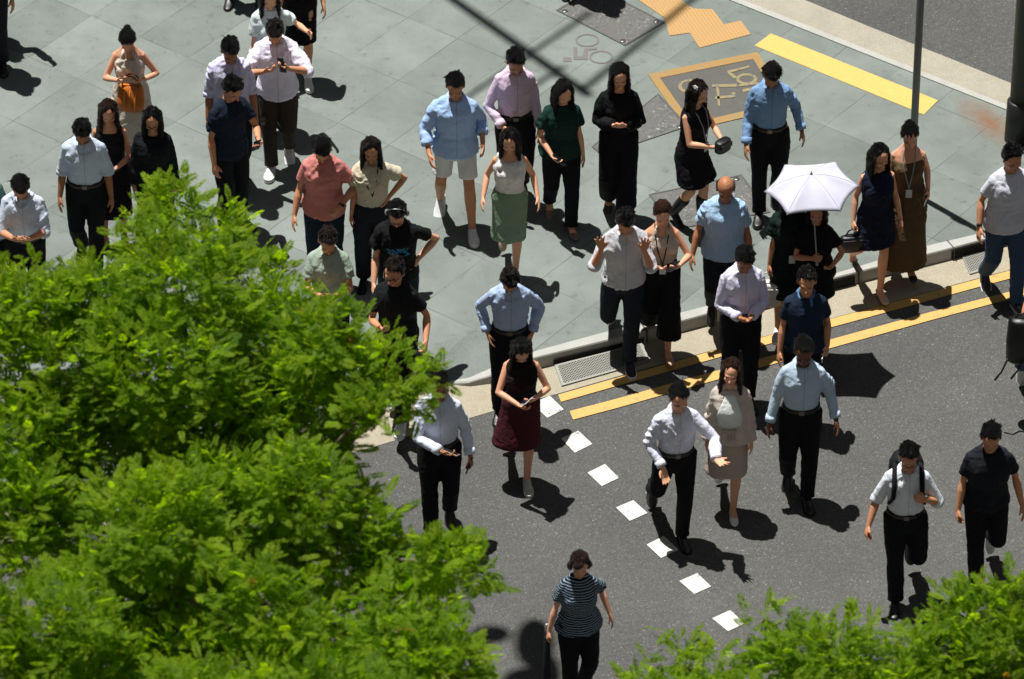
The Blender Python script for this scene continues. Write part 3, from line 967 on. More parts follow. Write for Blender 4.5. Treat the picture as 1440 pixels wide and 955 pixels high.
    if slv:
        for sx in (-1, 1): m.limb([T(sx * .05, .018, 1.455), T(sx * sw * .62, .016, 1.412), T(sx * sw, .012, 1.376)], [.036 * rad + .008, .040 * rad + .010, .040 * rad + .010])
        for (a, e, wr) in arms:
            sl_ease = top.get('sl', .013 if sleeve != 'long' else .009)
            inner = a + (T(0, .012, 1.34) - a) * .42
            if slv <= 1:
                end = a.lerp(e, slv); pts = [inner, a, a.lerp(e, slv * .5), end]; rr = [.048, .052 * rad + sl_ease * .55, .050 * rad + sl_ease, .048 * rad + sl_ease * 1.4]
            else:
                end = e.lerp(wr, min(slv - 1, .97))
                pts = [inner, a, a.lerp(e, .5), e, e.lerp(end, .5), end]
                r_end = (.033 if sleeve == 'long' else .044) * rad + sl_ease
                rr = [.048, .052 * rad + sl_ease * .55, .048 * rad + sl_ease, .042 * rad + sl_ease * 1.1, .043 * rad + sl_ease, r_end]
            m.limb(pts, rr, 16, round_ends=False)
    topname = {'shirt': 'shirt', 'tee': 't_shirt', 'polo': 'polo_shirt', 'blouse': 'blouse', 'halter': 'halter_top', 'off': 'dress', 'tank': 'top', 'shell': 'top'}[kind]
    onepiece = bot['kind'] == 'dress'
    if onepiece: topname = 'dress'

    def skirt_secs(hemz, flare, z0):
        out = []
        # leg envelope at a height
        def env(z):
            xs, ys = [], []
            for (h, k, an, pit, fy) in legj:
                a, b = (h, k) if z >= k.z or pit > .5 else (k, an)
                t_ = max(0, min(1, (a.z - z) / max(1e-4, a.z - b.z))); p = a.lerp(b, t_)
                xs += [p.x - .07, p.x + .07]; ys += [p.y - .075, p.y + .075]
            return min(xs), max(xs), min(ys), max(ys)
        z = z0
        while z > hemz - 1e-4:
            r = row_at(max(z, .86)); k = smooth01((.95 - z) / .25)
            x0, x1, y0, y1 = env(min(z, .86))
            fl = flare * max(0, (.92 - z) / max(.05, .92 - hemz))
            c0, U0, V0 = sec((max(z, .80),) + r[1:], .012)
            c = Vector((c0.x * (1 - k) + (x0 + x1) / 2 * k, c0.y * (1 - k) + (y0 + y1) / 2 * k, z - dz if z > .8 else z - dz))
            hw = U0.length * (1 - k) + (max((x1 - x0) / 2 + .012, .15)) * k + fl
            hd = V0.length * (1 - k) + (max((y1 - y0) / 2 + .005, .11)) * k + fl * .8
            out.append((c, Vector((hw, 0, 0)), Vector((0, hd, 0)))); z -= .05
        return out
    if onepiece: m.loft(list(reversed(skirt_secs(bot['len'], bot.get('flare', .03), 1.0))), 26)
    topo = m.build(topname, tm, body, scale=s)
    remesh_later(topo, .0105, 3, cloth_post(top.get('wr', .032), 1.0, tucked))
    if top.get('label'): topo['label'] = top['label']
    # collar (sub-part of the shirt)
    if kind in ('shirt', 'polo'):
        m = MB(); A0, A1, A2 = [], [], []
        for k in range(25):
            ph = math.radians(-158 + 316 * k / 24); fr_ = abs(k - 12) / 12
            cx, cy = math.sin(ph), math.cos(ph)        # back is +Y
            r0 = .066 if male else .058
            zf = 1.508 - .050 * fr_ ** 1.6
            ext = .0 + .03 * max(0, fr_ - .72) / .28
            A0.append(T(cx * r0, .016 + cy * r0, zf - .022)); A1.append(T(cx * (r0 + .006), .016 + cy * (r0 + .006), zf))
            A2.append(T(cx * (r0 + .030 + ext * .5), .016 + cy * (r0 + .022 + ext * .9), zf - .042 - ext * .9))
        a, b, c = m.ring(A0), m.ring(A1), m.ring(A2); m.skin([a, b, c], cap=False, closed=False)
        o = m.build('collar', m_fabric(top.get('cc', top['c'])), topo, scale=s)
        sm = o.modifiers.new('solid', 'SOLIDIFY'); sm.thickness = .006; sm.offset = 1
    if sleeve in ('long', 'elbow', 'threequarter') and kind in ('shirt', 'blouse'):
        for (a, e, wr) in arms:
            end = e.lerp(wr, min(slv - 1, .97)); d = (wr - e).normalized()
            r = (.034 if sleeve == 'long' else .046 if sleeve == 'elbow' else .044) * rad + .015
            m = MB(); m.limb([end - d * (.05 if sleeve == 'long' else .04), end - d * .02, end + d * .008], [r + .003, r + .004, r + .002], 18, round_ends=False)
            m.build('cuff', m_fabric(top['c']), topo, scale=s)
    if top.get('open'):                     # open cardigan: inner top shows down the front
        m = MB(); rs_ = []
        for z in np.arange(1.0, 1.43, .03):
            r = row_at(z); c, U, V = sec(r, g + .012); bust = .030 * math.exp(-((z - 1.25) / .09) ** 2)
            wd = .34 + .46 * smooth01((1.43 - z) / .26)
            rs_.append(m.ring([c + U * math.sin(t_) - V * (math.cos(t_) * (1 + bust / V.length)) for t_ in np.linspace(-wd, wd, 11)]))
        m.skin(rs_, cap=False, closed=False)
        io = m.build('inner_top', m_fabric(top['open']), body, scale=s); sm = io.modifiers.new('solid', 'SOLIDIFY'); sm.thickness = .006
        m = MB(); m.limb([T(-.05, -.135, 1.03), T(0, -.15, 1.02), T(.05, -.135, 1.03)], [.02, .024, .02]); m.ellipsoid(T(.02, -.15, 1.02), .03, .02, .035)
        m.limb([T(.01, -.15, 1.02), T(.0, -.155, .93)], [.012, .016]); m.limb([T(.03, -.15, 1.02), T(.045, -.155, .95)], [.012, .016])
        io = m.build('waist_tie', m_fabric(bot['c']), body, scale=s)
    # ---------------- bottom garment
    if not onepiece:
        bm_ = m_fabric(bot['c'], bot.get('pat')); m = MB(); wz = bot.get('waist', 1.02 if tucked else .99)
        if pants:
            ez = bot.get('ease', .012); wide = bot.get('wide', 0.0)
            m.loft([sec(row_at(z), .010 if z > .97 else ez) for z in (.80, .84, .88, .92, .96, wz)], 26)
            for (h, k, an, pit, fy) in legj:
                pts = [h + Vector((0, 0, .04)), h.lerp(k, .3), h.lerp(k, .7), k]; rr = [.095 + ez * .5, .088 + ez, .073 + ez + wide * .25, .060 + ez + wide * .5]
                if blen < .4:
                    t_ = max(0, min(1, (.48 - blen) / .40))
                    pts += [k.lerp(an, .35 * t_ + .02), k.lerp(an, .7 * t_), k.lerp(an, t_)]; rr += [.058 + ez + wide * .7, .053 + ez + wide * .85, .050 + ez + wide]
                    shin = (an - k).normalized()
                    if wide == 0 and t_ > .9: pts.append(an + Vector((0, -.012, -.015))); rr.append(.056 + ez)
                else:
                    t_ = (.915 - blen) / .42; pts = [h + Vector((0, 0, .04)), h.lerp(k, t_ * .5), h.lerp(k, t_)]; rr = [.092 + ez, .086 + ez, .083 + ez * 1.6]
                m.limb(pts, rr, 18, round_ends=False)
            nm = 'trousers' if bot['kind'] == 'trousers' else 'shorts'
            nm = 'jeans' if bot.get('jeans') else nm
        else:
            m.loft(list(reversed(skirt_secs(blen, bot.get('flare', .0), wz))), 26); nm = 'skirt'
        bo = m.build(nm, bm_, body, scale=s)
        remesh_later(bo, .0115, 3, cloth_post(.015, .7))
        if tucked and male:
            m = MB(); R_ = [sec(row_at(z), .021) for z in (wz - .045, wz - .008)]
            m.loft(R_, 30); b = m.build('belt', m_leather('2a211c'), body, scale=s)
            m = MB(); c, U, V = sec(row_at(wz - .026), .023); m.box(c - V, .022, .005, .018); m.build('buckle', m_plain('buckle', '6f6c63', .4, .8), b, smooth=False, scale=s)
    # ---------------- shoes
    shs = P.get('shoes', ('1c1a19', 'dress')); skind = shs[1]
    for (FL, an, RF, fk) in feet:
        low = skind in ('flat', 'heel')
        sv = [(.064, .022, -.040), (.052, .032, .0 if not low else -.035), (.02, .037, .012 if not low else -.05), (-.04, .040, -.002 if not low else -.058), (-.09, .044, -.026 if not low else -.045),
              (-.14, .046, -.044), (-.18, .040, -.052), (-.205, .026, -.058), (-.215, .010, -.064)]
        m = MB(); secs = []
        for y, hw, zt in sv:
            zb = -.088 + (.008 if y < -.19 else 0); c = FL(0, y, (zb + zt) / 2); secs.append((c, FL(hw, y, (zb + zt) / 2) - c, FL(0, y, zt) - c))
        m.loft(secs, 20, power=.82)
        if skind == 'boot': m.limb([FL(0, .005, .0), FL(0, .01, .14), FL(0, .005, .25)], [.05, .055, .06])
        if skind == 'heel': m.limb([FL(0, .045, -.07), FL(0, .05, -.13)], [.018, .008])
        nm = {'dress': 'shoe', 'sneaker': 'sneaker', 'flat': 'flat_shoe', 'heel': 'heeled_shoe', 'boot': 'boot'}[skind]
        so = m.build(nm, m_leather(shs[0]), body, scale=s)
        if skind in ('sneaker', 'dress'):
            m = MB(); up, dn = [], []
            for y, hw in [(.07, .02), (.055, .036), (0, .042), (-.06, .045), (-.12, .052), (-.17, .048), (-.205, .033), (-.222, .012)]: up.append((hw, y))
            pl = up + [(-hw, y) for hw, y in reversed(up)]
            zt, zb = (-.060, -.096) if skind == 'sneaker' else (-.080, -.094)
            a = m.ring([FL(x, y, zt) for x, y in pl]); b = m.ring([FL(x * 1.02, y, zb) for x, y in pl]); m.skin([b, a])
            m.build('sole', m_plain('rubber_sole', 'dcdcd8' if skind == 'sneaker' else '141312', .6), so, smooth=False, scale=s)
    # ---------------- hair
    style, hcx = P['hair'][0], P['hair'][1]; m = MB()
    hv = P.get('hv', 1.0)
    hm = 1.03
    if style != 'bald':
        m.ellipsoid(Hd(0, .034, .048), .083 * hs, .089 * hs, .082 * hs * hv, RH)
        m.ellipsoid(Hd(0, .070, -.005), .066 * hs, .042 * hs, .062 * hs, RH)
        for sx in (-1, 1): m.ellipsoid(Hd(sx * .067, .024, .022), .015 * hs, .040 * hs, .040 * hs, RH)
        if style == 'short':
            hrn = random.Random(int(P['px'][0]))
            m.ellipsoid(Hd(.012, -.022, .104), .054 * hs, .040 * hs, .020 * hs, RH)
            for q in range(22):           # rough tufts so that short hair is no smooth cap
                th = hrn.uniform(0, 2 * math.pi); ph = hrn.uniform(.15, 1.35)
                p = Vector((.083 * math.sin(ph) * math.cos(th), .034 + .088 * math.sin(ph) * math.sin(th), .048 + .084 * hv * math.cos(ph)))
                if p.y < -.04 and p.z < .10: continue
                dr = (p - Vector((0, .03, .04))).normalized() + Vector((hrn.uniform(-.7, .7), hrn.uniform(-1.0, .1), hrn.uniform(-.2, .4)))
                dr.normalize(); m.limb([Hd(*(p - dr * .014)), Hd(*(p + dr * .007))], [.017, .009], 6)
    else:
        for sx in (-1, 1): m.ellipsoid(Hd(sx * .071, .025, .015), .014, .055, .036, RH)
        m.ellipsoid(Hd(0, .085, .005), .066, .026, .045, RH)
    dn = Vector((0, 0, -1))
    chest_d = (T(0, 0, 1.2) - T(0, 0, 1.4)).normalized()
    if style in ('long', 'longer', 'wavy'):
        Lh = {'long': .27, 'longer': .34, 'wavy': .25}[style]; hrn = random.Random(int(P['px'][0]))
        for sx in (-1, 1):
            for q, (yy, rr_) in enumerate(((-.034, .015), (-.008, .020), (.020, .022), (.046, .024), (.070, .026))):
                a = Hd(sx * (.030 + .004 * q), .01 + yy * .5, .108); a2 = Hd(sx * .070, yy * .8, .055); b = Hd(sx * (.082 - .004 * q), yy, -.03)
                L_ = Lh * hrn.uniform(.85, 1.08); wv = hrn.uniform(-.012, .012); tilt = (dn * .6 + chest_d * .4) if q < 3 else dn
                c = b + tilt * (L_ * .5) + Vector((sx * hrn.uniform(.0, .014), wv, 0)); d_ = c + tilt * (L_ * .5) + Vector((sx * hrn.uniform(-.014, .006), -wv, 0))
                m.limb([a, a2, b, c, d_], [.014, rr_, rr_ * 1.15, rr_ * 1.2, .008], 8)
        for q in range(5):
            xx = (q - 2) * .030; bk_ = Hd(xx, .090 - abs(xx) * .35, -.02); L_ = Lh * hrn.uniform(.9, 1.15)
            m.limb([Hd(xx * .7, .07, .07), bk_, bk_ + dn * L_ * .5 + Vector((0, .015, 0)), bk_ + dn * L_ + Vector((hrn.uniform(-.01, .01), .012, 0))], [.026, .030, .030, .010], 8)
    if style == 'bob':
        for sx in (-1, 1): m.limb([Hd(sx * .064, .01, .05), Hd(sx * .080, .012, -.01), Hd(sx * .078, .02, -.07)], [.026, .030, .022])
        m.limb([Hd(0, .055, .03), Hd(0, .075, -.03), Hd(0, .07, -.09)], [.06, .062, .05]); m.ellipsoid(Hd(-.02, -.040, .095), .050, .034, .022, RH)
    if style == 'bun':
        m.ellipsoid(Hd(0, .112, .04), .038, .036, .036, RH)
    if style == 'tied':
        c = Hd(0, .115, .02); m.ellipsoid(c, .03, .03, .03); m.limb([c, c + Vector((0, .03, -.06)), c + Vector((0, .03, -.2))], [.025, .03, .012])
    hair = m.build('hair', m_hair(hcx), body, scale=s)

    def post_hair(o, me):
        co = get_co(me); no = get_no(me); h = headloc(co)
        az = np.arctan2(h[:, 0], h[:, 1] - .03)
        q = np.stack([az * 7.5, h[:, 2] * 10, h[:, 0] * 34], 1)
        d = vnoise(q + seed, 5) * .6 + vnoise(co / s * 60, 6) * .5 - .5
        put_attr(me, 'hl', h)
        amp = .005 if style == 'bald' else .010 if style in ('short', 'bob') else .020
        set_co(me, co + no * (d * amp * s)[:, None])
        # loose strand ribbons lying on the hair, following its fall
        co = get_co(me) / s; no = get_no(me); h = headloc(co * s)
        crown_p = np.array(Hd(0, .05, .125)); ctr_p = np.array(hcs)
        fl = co - crown_p; below = h[:, 2] < -.02
        fl[below] = np.array([0, 0, -1.0]); fl[:, 2] -= .02
        fl -= no * (fl * no).sum(1)[:, None]; fl /= np.linalg.norm(fl, axis=1)[:, None] + 1e-6
        rg = np.random.default_rng(seed); N = len(co)
        cnt = {'bald': 60, 'short': 330, 'bob': 420}.get(style, 620)
        cur = rg.integers(0, N, cnt); P_ = co[cur] + no[cur] * .002; chain = [P_]; L_ = rg.uniform(.008, .015, cnt)[:, None]
        side_ = np.cross(fl[cur], no[cur]); wob_ = rg.normal(size=(cnt, 1)) * .30; lift_ = np.abs(rg.normal(size=(cnt, 1))) * .18
        nn = no[cur]; ff = fl[cur]
        for k_ in range(4):
            stp = ff + side_ * wob_ + nn * lift_ * k_ * .5
            P_ = P_ + stp * L_
            d2 = ((P_[:, None, :] - co[None, ::5, :]) ** 2).sum(2) if N < 40000 else None
            idx = d2.argmin(1) * 5; nn = no[idx]; ff = fl[idx]
            out = ((P_ - co[idx]) * nn).sum(1)
            P_ = P_ + nn * np.clip(.003 - out, -.004, .012)[:, None]
            chain.append(P_)
        W_ = side_ / (np.linalg.norm(side_, axis=1)[:, None] + 1e-6)
        wid = [.0035, .0040, .0036, .0026, .0008]
        V = []
        for c_, w_ in zip(chain, wid): V += [c_ - W_ * w_, c_ + W_ * w_]
        V = np.stack(V, 1); nv = V.shape[1]
        faces = np.array([[2 * k_, 2 * k_ + 1, 2 * k_ + 3, 2 * k_ + 2] for k_ in range(4)])
        n0 = len(me.vertices); p0 = len(me.polygons); l0 = len(me.loops)
        allv = V.reshape(-1, 3) * s; af = (faces[None] + (np.arange(cnt) * nv)[:, None, None]).reshape(-1) + n0
        at0 = np.empty(n0 * 3, np.float32); me.attributes['hl'].data.foreach_get('vector', at0)
        me.vertices.add(len(allv)); me.loops.add(len(af)); me.polygons.add(len(af) // 4)
        cc_ = np.empty((n0 + len(allv)) * 3, np.float32); me.vertices.foreach_get('co', cc_); cc_[n0 * 3:] = allv.astype(np.float32).ravel(); me.vertices.foreach_set('co', cc_)
        li = np.empty(l0 + len(af), np.int32); me.loops.foreach_get('vertex_index', li); li[l0:] = af; me.loops.foreach_set('vertex_index', li)
        ls = np.empty(p0 + len(af) // 4, np.int32); me.polygons.foreach_get('loop_start', ls); ls[p0:] = l0 + 4 * np.arange(len(af) // 4); me.polygons.foreach_set('loop_start', ls)
        me.update(calc_edges=True); me.polygons.foreach_set('use_smooth', [True] * len(me.polygons))
        at = me.attributes['hl']; h2 = headloc(allv); at.data.foreach_set('vector', np.concatenate([at0, h2.astype(np.float32).ravel()]))
        me.validate()
    remesh_later(hair, .0075, 2, post_hair)
    # ---------------- extras worn
    ex = P.get('extra', ())
    if 'glasses' in ex:
        m = MB()
        for sx in (-1, 1):
            c = Hd(sx * .031, -.092, .002)
            pts = [c + RH @ Vector((.023 * math.cos(t), 0, .018 * math.sin(t))) for t in np.linspace(0, 2 * math.pi, 15)]
            m.limb(pts, [.0026] * len(pts), 6, round_ends=False)
            m.limb([Hd(sx * .055, -.09, .006), Hd(sx * .079, -.03, .006), Hd(sx * .08, .02, .002)], [.0028] * 3, 6)
        m.limb([Hd(-.009, -.094, .004), Hd(.009, -.094, .004)], [.0026] * 2, 6)
        m.build('glasses', m_plain('glasses_frame', '2a2624', .35), body, scale=s)
    for k_ in ex:
        if k_.startswith('lanyard'):
            colr, dropz = {'lanyard_black': ('141414', 1.10), 'lanyard_grey': ('9aa3a6', 1.08), 'lanyard_dark': ('22282a', 1.16), 'lanyard_white': ('1d2422', 1.06)}[k_]
            m = MB(); tip = T(0.01, -.165, dropz)
            for sx in (-1, 1):
                pts = [T(sx * .02, .08, 1.48), T(sx * .066, .02, 1.475), T(sx * .062, -.088, 1.40), T(sx * .04, -.15, 1.27), tip]
                m.limb(pts, [.0055] * 5, 6)
            lo = m.build('lanyard', m_fabric(colr), body, scale=s)
            if k_ != 'lanyard_dark':
                m = MB(); m.box(tip + Vector((0, -.006, -.055)), .030, .003, .045); m.build('badge', m_plain('badge_card', 'cfd2cf', .3), lo, smooth=False, scale=s)
        if k_ in ('watch_l', 'watch_r'):
            a, e, wr = arms[0 if k_ == 'watch_l' else 1]; d = (wr - e).normalized(); r = .031 * rad
            m = MB(); m.limb([wr - d * .035, wr - d * .02], [r, r], 14, round_ends=False); m.ellipsoid(wr - d * .027 + Vector((-.02 if k_ == 'watch_l' else .02, -.015, .01)), .016, .016, .016)
            m.build('wristwatch', m_plain('watch_black', '191a1c', .3, .3), body, scale=s)
        if k_ == 'flower':
            m = MB(); c = Hd(-.06, .03, .09)
            for q in range(6):
                a_ = q * math.pi / 3; m.ellipsoid(c + RH @ Vector((-.01, .02 * math.cos(a_), .02 * math.sin(a_))), .008, .014, .014)
            m.ellipsoid(c + RH @ Vector((-.014, 0, 0)), .01, .01, .01); m.build('flower_clip', m_plain('petal_white', 'e8e6e0', .6), hair, scale=s)
        if k_ == 'headphones':
            m = MB(); pts = [Hd(.088 * math.cos(t), .01, .02 + .115 * math.sin(t)) for t in np.linspace(-.1, math.pi + .1, 17)]
            m.limb(pts, [.007] * 17, 8)
            for sx in (-1, 1): m.ellipsoid(Hd(sx * .09, .01, -.005), .018, .03, .034, RH)
            m.build('headphones', m_plain('headphone_grey', '8f9496', .35, .4), body, scale=s)
        if k_ == 'backpack':
            m = MB(); m.loft([(T(0, .20, z) , T(hw, .20, z) - T(0, .20, z), T(0, .20 + .085, z) - T(0, .20, z)) for z, hw in ((.98, .10), (1.02, .145), (1.2, .155), (1.36, .15), (1.44, .12), (1.47, .06))], 22, power=.7)
            b = m.build('backpack', m_fabric('1d1e22'), body, scale=s)
            for sx in (-1, 1):
                m = MB(); m.limb([T(sx * .11, .12, 1.42), T(sx * .115, .01, 1.475), T(sx * .12, -.105, 1.38), T(sx * .125, -.13, 1.25), T(sx * .155, -.06, 1.12), T(sx * .13, .12, 1.05)], [.020, .022, .022, .02, .014, .012], 8)
                m.build('strap', m_fabric('17181b'), b, scale=s)
        if k_ == 'crossbody':
            m = MB(); pts = [T(.07, .06, 1.48), T(.085, -.02, 1.46), T(.06, -.115, 1.36), T(.0, -.15, 1.22), T(-.09, -.13, 1.08), T(-.17, -.03, .98)]
            m.limb(pts, [.006] * 6, 6); m.build('bag_strap', m_leather('1a1716'), body, scale=s)
    # ---------------- place it: crown of the hair on the photo's head position
    yaw = math.radians(P.get('yaw', 0)); RZ = Matrix.Rotation(yaw, 3, 'Z'); zb = P.get('zb', PV)
    crown = RZ @ (Hd(0, .02, .128) * s)
    if 'at' in P: g_ = G(P['at'][0], P['at'][1], zb); loc = Vector((g_.x, g_.y, zb))
    else:
        g_ = G(P['px'][0], P['px'][1], zb + crown.z); loc = Vector((g_.x - crown.x, g_.y - crown.y, zb))
    body.location = loc; body.rotation_euler = (0, 0, yaw)
    tag(body, P['label'], 'person', 'office workers crossing at midday')

    def world_(p): return loc + RZ @ (p * s)
    # held things
    for it in P.get('held', ()):
        what, hand = it[0], it[1]; wr, d, n_, lat, q = hands[hand]
        W = lambda v_: RZ @ v_
        if what == 'phone':
            c = world_(wr + d * .085 + n_ * .024); X, Z = W(lat), W(n_); Y = W(d)
            if len(it) > 4 and it[4] == 'across': X, Y = Y, -X
            R = Matrix((X, Y, Z)).transposed(); col = it[2]
            m = MB(); m.box((0, 0, 0), .036, .075, .0045)
            o = m.build('phone', m_plain('phone_case', col, .35), smooth=False, bevel=.003); o.location = c; o.rotation_euler = R.to_euler()
            tag(o, it[3], 'phone', 'phones held in hands')
            m = MB(); m.box((0, 0, .0052), .032, .070, .0006); m.build('screen', m_plain('phone_screen', '14171c', .12, 0, .6), o, smooth=False)
    return dict(world=world_, hands=hands, arms=arms, T=T, s=s, RZ=RZ, loc=loc, Hd=Hd)


PX = {}
STAND = [(-.095, -.01, .085, 0), (.095, .01, .085, 0)]
WIDE = [(-.14, -.02, .085, 0), (.14, .03, .085, 0)]


def step(fw, k=1.0):
    f = (.075, -.20 * k, .088, -4); b = (.085, .26 * k, .15, 34)
    L = [(-f[0],) + f[1:], (b[0],) + b[1:]] if fw == 'l' else [(-b[0],) + b[1:], (f[0],) + f[1:]]
    return L


def lift(which, back=.36, up=.34, front=-.05, spread=.10):
    a = (spread, back, up, 68); b = (.055, front, .087, 0)
    return [(-a[0],) + a[1:], (b[0],) + b[1:]] if which == 'l' else [(-b[0],) + b[1:], (a[0],) + a[1:]]


S1, S2, S3, S4 = 'dba583', 'c68e6a', 'a5714f', '6e4630'
BLK = '080707'
M_, F_ = 'm', 'f'


def shirt(c, sleeve='long', tuck=True, pat='placket', **k): return dict(kind='shirt', c=c, sleeve=sleeve, tuck=tuck, pat=pat, **k)
def tee(c, **k): return dict(kind='tee', c=c, sleeve='short', **k)
def polo(c, **k): return dict(kind='polo', c=c, sleeve='short', **k)
def trou(c='16171b', **k): return dict(kind='trousers', c=c, **k)


